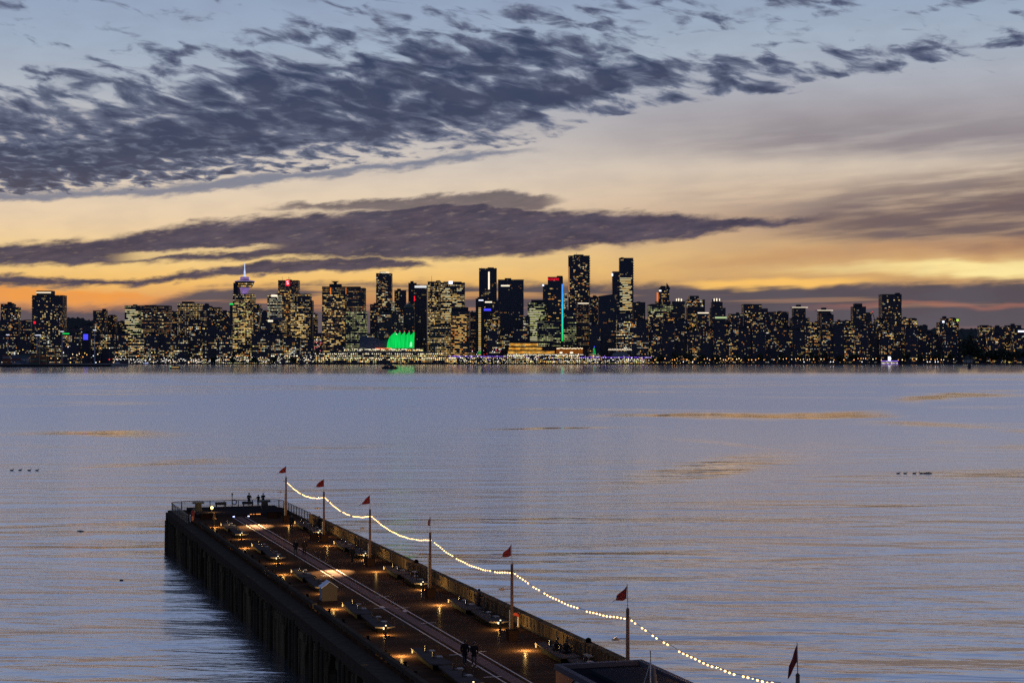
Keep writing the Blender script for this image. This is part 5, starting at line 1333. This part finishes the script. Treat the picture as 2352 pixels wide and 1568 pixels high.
for i, (a, e) in enumerate(RNG):
    bench(f'long grey timber bench, {RBEN[i]}', a, e - 0.3, 39.0, 'right row of platform benches')

# little white hut
hut = thing('hut', 'small white hut with pitched roof and plywood gable among the left benches', 'hut', P(149.6, 29.75, DZ), PR)
w, d, e_, rg = 0.66, 0.62, 1.15, 1.62
b = MB(); b.prism([(-w, 0.02), (w, 0.02), (w, e_), (0, rg - .03), (-w, e_)], 'y', -d + 0.02, d); b.build('wall', mat('hut_white', (0.20, 0.21, 0.24), 0.7, var=0.12), hut)
b = MB(); b.prism([(-w + .01, 0.03), (w - .01, 0.03), (w - .01, e_), (0, rg - .04), (-w + .01, e_)], 'y', -d - 0.03, -d + 0.018); gb = b.build('gable', mat('plywood', (0.075, 0.052, 0.034), 0.7, var=0.3, scale=4.0), hut)
b = MB(); b.box(-.03, .03, -d - .045, -d - .031, .72, 1.06); b.box(-.12, .12, -d - .044, -d - .0305, .90, .95); b.box(-.05, .06, -d - .044, -d - .031, .48, .55); b.build('cross_mark', M_ARM, gb)
for sg in (-1, 1):
    b = MB(); b.prism([(sg * (w + .07), e_ - .06), (0, rg), (0, rg + .05), (sg * (w + .07), e_)] if sg > 0 else [(0, rg), (-(w + .07), e_ - .06), (-(w + .07), e_), (0, rg + .05)], 'y', -d - .08, d + .06); b.build('roof', mat('hut_roof', (0.50, 0.55, 0.66), 0.5, var=0.06), hut)

# end platform furniture
def tstand(label, s, t_):
    th = thing('viewing_stand', label, 'stand', P(s, t_, DZ + 0.34), PR, 'T shaped stands on the end platform')
    b = MB(); b.prism([(-.46, 0.0), (.46, 0.0), (.38, .98), (-.38, .98)], 'y', -.35, .35); b.build('pedestal', M_ARM, th)
    b = MB(); b.box(-.72, .72, -.40, .40, .981, 1.20); b.build('top', mat('stand_top', (0.10, 0.11, 0.14) if t_ > 34 else (0.03, 0.03, 0.03), 0.5), th)
tstand('black T shaped stand beside the round yellow lamp', 235.0, 29.5)
tstand('T shaped stand with pale top in front of the people at the rail', 235.0, 38.2)
for s_, t_, lab in ((239.0, 33.0, 'low dark bench near the middle of the end platform'), (239.0, 36.6, 'low dark bench left of the standing people at the rail')):
    th = thing('end_bench', lab, 'bench', P(s_, t_, DZ + 0.34), PR, 'low benches on the end platform')
    b = MB(); b.box(-.75, .75, -.25, .25, .40, .50); b.build('seat', M_ARM, th)
    for x in (-.6, .6):
        b = MB(); b.box(x - .06, x + .06, -.2, .2, 0.0, .398); b.build('leg', M_ARM, th)
    b = MB(); b.box(-.75, .75, .20, .26, .501, .78); b.build('backrest', M_ARM, th)
th = thing('globe_lamp', 'round glowing yellow lamp right of the black stand', 'lamp', P(233.0, 31.0, DZ + 0.34), PR)
b = MB(); b.tube([(0, 0, 0), (0, 0, .42)], .05, 6); b.build('stem', M_ARM, th)
b = MB(); b.lathe([(.06, .40), (.15, .48), (.18, .58), (.15, .68), (.05, .75)], (0, 0), 12); b.build('globe', glow_mat('globe_glow', (1.0, 0.55, 0.12), 9.0), th, smooth=True)
warm_light('globe_light', th, (0.0, -0.35, 0.5), 70.0, 0.1)
for t_, c_, lab in ((33.2, None, 'left one of two blue white step lights'), (35.1, None, 'right one of two blue white step lights')):
    th = thing('step_light', lab, 'lamp', P(228.66, t_, DZ), PR, 'step lights of the end platform')
    b = MB(); b.box(-.14, .14, -.05, 0, .03, .15); b.build('casing', M_ARM, th)
    b = MB(); b.box(-.11, .11, -.06, -.051, .05, .13); b.build('lens', glow_mat('step_blue', (0.45, 0.5, 1.0), 6.0), th)
th = thing('strip_light', 'thin orange strip light on the end platform front', 'lamp', P(229.29, 36.0, DZ), PR)
b = MB()
for x0, x1 in ((-.6, -.35), (-.2, -.05), (.15, .75)): b.box(x0, x1, -.03, -.003, .24, .30)
b.build('lens', glow_mat('strip_orange', (1.0, 0.35, 0.08), 1.6), th)
th = thing('hose_post', 'red post with black cap by the left end of the railing', 'post', P(228.0, 27.95, DZ), PR)
b = MB(); b.lathe([(.22, 0), (.20, .5), (.24, .55), (.26, .85), (.18, 1.05)], (0, 0), 10); b.build('body', mat('red_paint', (0.30, 0.02, 0.015), 0.5), th)
b = MB(); b.lathe([(.10, 1.051), (.12, 1.25), (.06, 1.36)], (0, 0), 10); b.build('cap', M_ARM, th)
def ring(c, R_, r_, n=20, k=8):
    v, f = [], []
    for i in range(n):
        a = 2 * math.pi * i / n
        for j in range(k):
            q = 2 * math.pi * j / k
            v.append((c[0] + (R_ + r_ * math.cos(q)) * math.cos(a), c[1] + r_ * math.sin(q), c[2] + (R_ + r_ * math.cos(q)) * math.sin(a)))
    for i in range(n):
        for j in range(k): f.append((i * k + j, i * k + (j + 1) % k, ((i + 1) % n) * k + (j + 1) % k, ((i + 1) % n) * k + j))
    b = MB(); b.faces(v, f); return b
th = thing('life_ring_post', 'tall post with dark life ring at the middle of the end railing', 'life ring', P(240.4, 34.7, DZ + 0.34), PR)
b = MB(); b.tube([(0, 0, 0), (0, 0, 1.5)], .05, 8); b.lathe([(.07, 1.5), (.10, 1.56), (.10, 1.8), (.05, 1.84)], (0, 0), 8); b.build('post', M_ARM, th)
ring((.28, -.12, .62), .30, .07).build('life_ring', mat('ring_dark', (0.05, 0.045, 0.045), 0.6), th, smooth=True)
th = thing('notice_board', 'white board tied to the near end of the left railing', 'board', P(222.6, 26.95, DZ), PR)
b = MB(); b.box(-.03, .03, -.35, .35, .15, 1.0); b.build('panel', mat('white_board', (0.55, 0.56, 0.6), 0.5), th)
th = thing('rescue_buoy', 'orange rescue buoy hung beside the white board', 'buoy', P(221.6, 27.1, DZ), PR)
b = MB(); b.lathe([(.05, .25), (.14, .35), (.15, .8), (.05, .92)], (0, 0), 10); b.build('float', mat('buoy_orange', (0.55, 0.16, 0.05), 0.6), th)
# arch for a life buoy by the parapet
th = thing('life_buoy_stand', 'orange and white arch holding a life buoy against the parapet', 'life buoy stand', P(130.6, 40.45, DZ), PR); th.scale = (0.8, 0.8, 0.78)
b = MB(); arc = [(-.42, 0.02)] + [(-.42 * math.cos(a), .95 + .42 * math.sin(a)) for a in [k * math.pi / 10 for k in range(11)]] + [(.42, .02), (.26, .02)] + [(.26 * math.cos(a), .93 + .26 * math.sin(a)) for a in [k * math.pi / 10 for k in range(11)]] + [(-.26, .02)]
n_ = len(arc)
for k in range(n_ // 2 - 1):
    q = [arc[k], arc[k + 1], arc[n_ - 2 - k], arc[n_ - 1 - k]]
    b.prism([(x, z) for x, z in q][::-1], 'y', -.05, .05)
b.build('arch', mat('arch_white', (0.62, 0.52, 0.44), 0.6), th)
b = MB(); b.prism([(-.44, 1.0)] + [(-.46 * math.cos(a), 1.02 + .44 * math.sin(a)) for a in [k * math.pi / 8 for k in range(9)]] + [(.44, 1.0), (.30, 1.0), (0, 1.22), (-.30, 1.0)], 'y', -.09, -.051); b.build('hood', mat('hood_orange', (0.55, 0.07, 0.03), 0.6), th)
for s_, lab in ((164.6, 'round topped dark ladder post on the parapet left of the middle pole'), (115.9, 'large round topped ladder post behind the seated people')):
    th = thing('ladder_post', lab, 'post', P(s_, 41.2, DZ), PR, 'ladder posts on the parapet')
    b = MB(); b.lathe([(.08, .7), (.08, 1.02), (.17, 1.06), (.22, 1.20), (.19, 1.34), (.06, 1.42)], (0, 0), 14); b.build('knob', M_BASE, th, smooth=True)
    b = MB(); b.box(-.55, -.2, -1.6, -.5, .35, .42); b.box(-.55, -.5, -1.6, -1.5, .02, .35); b.build('ladder_rail', M_GALV, th)
# mooring cleats along the left edge
proto = None
r = random.Random(77)
for i, s_ in enumerate([218, 213.5, 209, 203, 198, 193.5, 188, 183, 178, 173.5, 170, 164.5, 160, 152, 147, 143, 136.5, 128, 122, 117, 113]):
    if proto is None:
        proto = thing('mooring_bollard', 'small black mooring bollard on the left edge of the pier', 'bollard', (0, 0, 0), PR, 'mooring bollards on the left pier edge')
        b = MB(); b.lathe([(.15, .003), (.10, .06), (.09, .18), (.14, .23), (.12, .28), (.04, .31)], (0, 0), 10); b.build('post', M_BASE, proto, smooth=True)
        b = MB(); b.box(-.25, .25, -.25, .25, 0.0, .03); b.build('base_plate', M_BASE, proto); o = proto
    else: o = dup(proto, (0, 0, 0), PR)
    o.location = P(s_ + r.uniform(-.4, .4), 28.35 + r.uniform(-.15, .15), DZ)

# dark box building with parapet roof at the bottom edge
kb = thing('kiosk', 'dark flat roofed kiosk with parapet rim at the bottom edge', 'kiosk', P(0, 0, DZ), PR)
k0, k1, q0, q1, hh = 33.5, 39.05, 84.0, 100.3, 2.6
b = MB(); b.box(k0 + .12, k1 - .12, q0, q1 - .12, 0.003, hh - .3); b.build('wall', mat('kiosk_wall', (0.10, 0.11, 0.10), 0.7), kb)
b = MB()
for (xa, xb, ya, yb) in ((k0, k0 + .36, q0, q1), (k1 - .36, k1, q0, q1), (k0 + .361, k1 - .361, q1 - .42, q1)):
    b.box(xa, xb, ya, yb, hh - .32, hh)
b.build('roof_rim', mat('rim_flashing', (0.08, 0.075, 0.09), 0.85, var=0.15, spec=0.1), kb)
b = MB(); b.box(k0 + .12, k1 - .12, q0, q1 - .12, hh - .299, hh - .26); b.build('roof', mat('kiosk_roof', (0.016, 0.016, 0.02), 0.9, var=0.4, scale=8.0, spec=0.0), kb)
b = MB(); b.box(k0 + 1.5, k1 - .7, q0, q1 - 2.2, hh - .259, hh - .03); b.build('roof_hatch', mat('hatch_gravel', (0.03, 0.03, 0.036), 0.95, var=0.6, scale=14.0, spec=0.0), kb)
b = MB(); b.prism([(q1 - .14, .1), (q1 - .14, hh - .34), (q1 - 3.4, hh - .34)], 'x', k0 + .06, k0 + .115); b.build('orange_panel', mat('panel_orange', (0.42, 0.10, 0.03), 0.7, var=0.3), kb)
b = MB(); b.prism([(q1 - 3.6, hh - .34), (q1 - 7.6, hh - .34), (q1 - 5.4, .4)], 'x', k0 + .06, k0 + .115); b.build('pale_panel', mat('panel_pale', (0.34, 0.36, 0.33), 0.7, var=0.2), kb)
b = MB(); b.prism([(q1 - 7.8, hh - .34), (q1 - 12, hh - .34), (q1 - 9.6, .4)], 'x', k0 + .06, k0 + .115); b.build('orange_panel', mat('panel_orange', (0.42, 0.10, 0.03), 0.7), kb)
tp = thing('tripod', 'steel tripod with a grey canvas bundle standing on the dark roof', 'tripod', P(89.6, 35.4, DZ + hh - .26), PR)
for a in (2.2, 4.3, 0.2):
    b = MB(); b.tube([(0, 0, 2.06), (0.62 * math.cos(a), 0.62 * math.sin(a), 0.235)], .03, 6); b.build('leg', M_GALV, tp)
b = MB(); b.tube([(0, 0, 2.0), (0, 0, 2.3), (-0.01, 0, 2.66)], [.03, .02, .03], 6); b.build('rod', M_ARM, tp)
b = MB(); b.lathe([(.12, .62), (.17, .72), (.18, 1.35), (.13, 1.52), (.10, 1.72)], (0.16, 0.0), 12); b.build('canvas_bundle', mat('grey_canvas', (0.13, 0.11, 0.10), 0.9), tp, smooth=True)
b = MB(); b.tube([(0.02, 0, 2.0), (0.16, 0, 1.72)], .012, 4); b.tube([(-.05, -.1, .9), (.1, -.15, .68), (.18, -.12, .5)], .015, 4); b.build('sling', M_CABLE, tp)

# ------------------------------------------------------------------ people
def skin_mesh(name, verts, edges, radii, sub=2, root=0):
    me = bpy.data.meshes.new(name); me.from_pydata(verts, edges, []); me.update()
    o = bpy.data.objects.new(name, me); COL.objects.link(o)
    sk = o.modifiers.new('s', 'SKIN'); sk.use_smooth_shade = True; sk.branch_smoothing = 0.5
    for i, r_ in enumerate(radii):
        d = me.skin_vertices[0].data[i]; d.radius = r_ if isinstance(r_, tuple) else (r_, r_); d.use_root = (i == root)
    su = o.modifiers.new('u', 'SUBSURF'); su.levels = su.render_levels = sub
    dg = bpy.context.evaluated_depsgraph_get()
    out = bpy.data.meshes.new_from_object(o.evaluated_get(dg)); out.name = name
    bpy.data.objects.remove(o); bpy.data.meshes.remove(me)
    return out


def person(label, s, t_, face, coat, legs_c, hair_c, shoes_c, step=0.0, lean=0.0, arms=(0.1, 0.1), elbow=(0.2, 0.2), seated=False, scale=1.0, base=0.0, group=None, turn=0.0, hold=None):
    """face: heading in degrees, 0 = away from the viewer along the pier"""
    V3 = Vector
    hip = 0.93
    J = {}
    J['pelvis'] = V3((0, 0, hip)); fw = math.sin(lean)
    J['waist'] = V3((0, fw * .12, hip + .16)); J['chest'] = V3((0, fw * .34, hip + .40 * math.cos(lean))); J['neck'] = V3((0, fw * .52, hip + .56 * math.cos(lean)))
    J['head'] = V3((0.03 * math.sin(turn), fw * .56 + .03, hip + .70 * math.cos(lean))); J['top'] = V3((0, fw * .56 + .01, hip + .80 * math.cos(lean)))
    for sd, n in ((-1, 'l'), (1, 'r')):
        J['hip' + n] = V3((sd * .09, 0, hip - .05))
        if seated:
            J['knee' + n] = V3((sd * .13, .42, hip - .06)); J['ank' + n] = V3((sd * .14, .46 + .05 * sd, hip - .46)); J['toe' + n] = V3((sd * .15, .62 + .05 * sd, hip - .50))
        else:
            f = sd * step
            J['knee' + n] = V3((sd * .10, f * .55 + .03 + max(0, -f) * .25, .49)); J['ank' + n] = V3((sd * .10, f, .09 + (.05 if f < 0 else 0))); J['toe' + n] = V3((sd * .12, f + .17, .035))
        a = arms[0 if sd < 0 else 1]; e = elbow[0 if sd < 0 else 1]
        sh = J['chest'] + V3((sd * .19, 0, .09)); J['sh' + n] = sh
        el = sh + V3((sd * .06, math.sin(a) * .28, -math.cos(a) * .28)); J['el' + n] = el
        wr = el + V3((-sd * .02, math.sin(a + e) * .25, -math.cos(a + e) * .25)); J['wr' + n] = wr
        J['palm' + n] = wr + V3((0, math.sin(a + e) * .08, -math.cos(a + e) * .08))
    def chain(names, rad):
        vs, es, rs, idx = [], [], [], {}
        for path in names:
            prev = None
            for nm in path:
                if nm not in idx: idx[nm] = len(vs); vs.append(tuple(J[nm])); rs.append(rad[nm])
                if prev is not None: es.append((idx[prev], idx[nm]))
                prev = nm
        return vs, es, rs
    body_r = dict(pelvis=.085, waist=.08, chest=.085, neck=.05, head=(.075, .092), top=(.055, .07))
    for n in 'lr': body_r.update({'hip' + n: .07, 'knee' + n: .05, 'ank' + n: .036, 'toe' + n: .032, 'sh' + n: .045, 'el' + n: .034, 'wr' + n: .028, 'palm' + n: (.022, .038)})
    paths = [['pelvis', 'waist', 'chest', 'neck', 'head', 'top']] + [['pelvis', 'hip' + n, 'knee' + n, 'ank' + n, 'toe' + n] for n in 'lr'] + [['chest', 'sh' + n, 'el' + n, 'wr' + n, 'palm' + n] for n in 'lr']
    me = skin_mesh('person', *chain(paths, body_r))
    # face and fingers
    bm_ = bmesh.new(); bm_.from_mesh(me)
    fb = MB(); hd = J['head']
    fb.tube([hd + V3((0, .085, .02)), hd + V3((0, .115, -.012)), hd + V3((0, .088, -.022))], [.010, .017, .010], 6)
    for sd in (-1, 1):
        fb.tube([hd + V3((sd * .078, -.005, .02)), hd + V3((sd * .086, -.012, 0)), hd + V3((sd * .078, -.004, -.025))], [.010, .016, .008], 5)
        fb.tube([hd + V3((sd * .030, .083, .022)), hd + V3((sd * .030, .094, .022))], [.012, .008], 6)
    fb.tube([hd + V3((-.024, .086, -.048)), hd + V3((0, .094, -.05)), hd + V3((.024, .086, -.048))], [.005, .009, .005], 5)
    for sd, n in ((-1, 'l'), (1, 'r')):
        dr = (J['palm' + n] - J['wr' + n]).normalized(); ac = V3((0, dr.z, -dr.y)).normalized(); inn = V3((-sd, 0, 0))
        for k, ln in enumerate((.060, .072, .066, .050)):
            p0 = J['palm' + n] + ac * (-.027 + .018 * k) + dr * .012
            fb.tube([p0, p0 + dr * ln * .5 + inn * .008, p0 + dr * ln * .85 + inn * .026], [.0095, .0085, .0065], 6)
        p0 = J['wr' + n] + ac * -.03 + dr * .03
        fb.tube([p0, p0 + ac * -.018 + dr * .03 + inn * .01, p0 + ac * -.016 + dr * .055 + inn * .02], [.011, .010, .007], 6)
    tmp = bpy.data.meshes.new('tmp'); tmp.from_pydata(fb.v, [], fb.f); bm_.from_mesh(tmp); bm_.to_mesh(me); bm_.free(); bpy.data.meshes.remove(tmp)
    me.materials.clear(); me.materials.append(mat('skin', (0.30, 0.17, 0.115), 0.6, var=0.08))
    for p_ in me.polygons: p_.use_smooth = True
    root = bpy.data.objects.new('person', me); COL.objects.link(root)
    dz = base - (0.0 if not seated else hip - .15 - .56)
    root.location = P(s, t_, DZ + (base if not seated else .56 - (hip - .13) * scale)); root.rotation_euler = (0, 0, PR - R(face)); root.scale = (scale,) * 3
    tag(root, label, 'person', group)
    def wear(nm, paths, rad, m):
        w = skin_mesh(nm, *chain(paths, rad)); w.materials.clear(); w.materials.append(m)
        o = bpy.data.objects.new(nm, w); COL.objects.link(o); o.parent = root; return o
    J['hem'] = J['pelvis'] + (V3((0, 0, -.10)) if not seated else V3((0, .06, -.02)))
    jr = dict(hem=.175, pelvis=.18, waist=.175, chest=.18, neck=.08)
    for n in 'lr': jr.update({'sh' + n: .088, 'el' + n: .07, 'wr' + n: .052})
    wear('jacket', [['pelvis', 'hem'], ['pelvis', 'waist', 'chest', 'neck']] + [['chest', 'sh' + n, 'el' + n, 'wr' + n] for n in 'lr'], jr, coat)
    tr = dict(pelvis=(.145, .112))
    for n in 'lr': tr.update({'hip' + n: .10, 'knee' + n: .072, 'ank' + n: .055})
    wear('trousers', [['pelvis', 'hip' + n, 'knee' + n, 'ank' + n] for n in 'lr'], tr, legs_c)
    for n in 'lr':
        J['heel' + n] = J['ank' + n] + V3((0, -.05, -.045)); J['mid' + n] = J['ank' + n] + V3((0, .05, -.035))
        sm_ = wear('shoe', [['heel' + n, 'mid' + n, 'toe' + n]], {'heel' + n: .045, 'mid' + n: .05, 'toe' + n: .04}, shoes_c)
    hb = MB(); hd = J['head']
    hb.lathe([(.088, hd.z - .05), (.100, hd.z + .02), (.098, hd.z + .07), (.07, hd.z + .115), (.02, hd.z + .13)], (hd.x, hd.y - .018), 12)
    hair = hb.build('hair', hair_c, root, smooth=True)
    return root
CL = {k: mat('cloth_' + k, c, 0.85, var=0.2, scale=6.0, spec=0.1) for k, c in dict(black=(0.012, 0.012, 0.014), navy=(0.016, 0.018, 0.028), grey=(0.05, 0.05, 0.055), brown=(0.05, 0.03, 0.022), denim=(0.035, 0.04, 0.055)).items()}
SH = {'white': mat('white_shoes', (0.55, 0.47, 0.42), 0.6), 'dark': mat('dark_shoes', (0.02, 0.02, 0.02), 0.6)}
HR = mat('dark_hair', (0.015, 0.012, 0.01), 0.6)
HB = mat('brown_hair', (0.05, 0.03, 0.018), 0.6)
person('person in bulky black jacket, left of the couple walking toward the viewer', 115.4, 32.22, 172, CL['black'], CL['denim'], HR, SH['dark'], 0.16, 0.02, (0.1, -0.1), (.3, .4), scale=1.03)
person('person in black with pale shoes, right of the couple walking toward the viewer', 114.9, 32.74, 186, CL['black'], CL['denim'], HB, SH['white'], -0.16, 0.03, (-.1, .15), (.5, .9), scale=0.98)
person('left person of the distant couple walking along the pale band', 182.6, 32.9, 20, CL['black'], CL['denim'], HR, SH['dark'], 0.2, 0.04, (.2, -.2), (.3, .3))
person('right person of the distant couple walking along the pale band', 182.9, 33.85, 12, CL['brown'], CL['black'], HB, SH['dark'], -0.2, 0.03, (-.2, .2), (.3, .4), scale=0.98)
person('lone person in black standing near the farthest bench lamp', 209.8, 37.3, 200, CL['black'], CL['black'], HR, SH['dark'], 0.05, 0.0, (.1, .3), (.2, 1.3), scale=1.03)
person('person in dark clothes behind the farthest right bench', 208.4, 40.3, 60, CL['black'], CL['navy'], HB, SH['dark'], 0.05, 0.12, (.5, .4), (.5, .6))
person('lone dark walker in a hooded coat beside the second right bench', 174.9, 37.2, 175, CL['black'], CL['black'], HR, SH['dark'], 0.18, 0.02, (.1, -.1), (.3, .3), scale=1.0)
person('man in brown jacket standing at the parapet looking at the water', 139.9, 40.25, 75, CL['brown'], CL['navy'], HR, SH['dark'], 0.03, 0.05, (.4, .4), (1.5, 1.5), scale=1.02)
person('person seated on the bench left of a companion, leaning forward', 116.6, 39.0, 110, CL['black'], CL['brown'], HR, SH['white'], 0, 0.35, (.5, .6), (.9, .8), seated=True)
person('person seated on the bench right of a companion, knees together', 115.2, 39.25, 70, CL['black'], CL['black'], HB, SH['white'], 0, 0.25, (.6, .5), (.8, .9), seated=True)
person('tall person in dark coat standing at the end railing', 239.9, 36.9, 10, CL['black'], CL['grey'], HR, SH['dark'], 0.06, 0.05, (.3, .4), (.6, .8), base=.34, scale=1.05)
person('shorter person at the end railing between two others', 240.2, 38.2, 350, CL['black'], CL['black'], HB, SH['dark'], 0.05, 0.1, (.5, .5), (.9, .9), base=.34, scale=0.9)
person('person at the end railing behind the pale topped stand', 240.2, 38.85, 5, CL['black'], CL['navy'], HR, SH['dark'], 0.05, 0.02, (.3, .5), (.9, 1.6), base=.34, scale=1.0)
person('dim person standing by the far end of the left bench row', 218.2, 29.3, 120, CL['brown'], CL['black'], HB, SH['dark'], 0.05, 0.02, (.1, .2), (.3, .5))
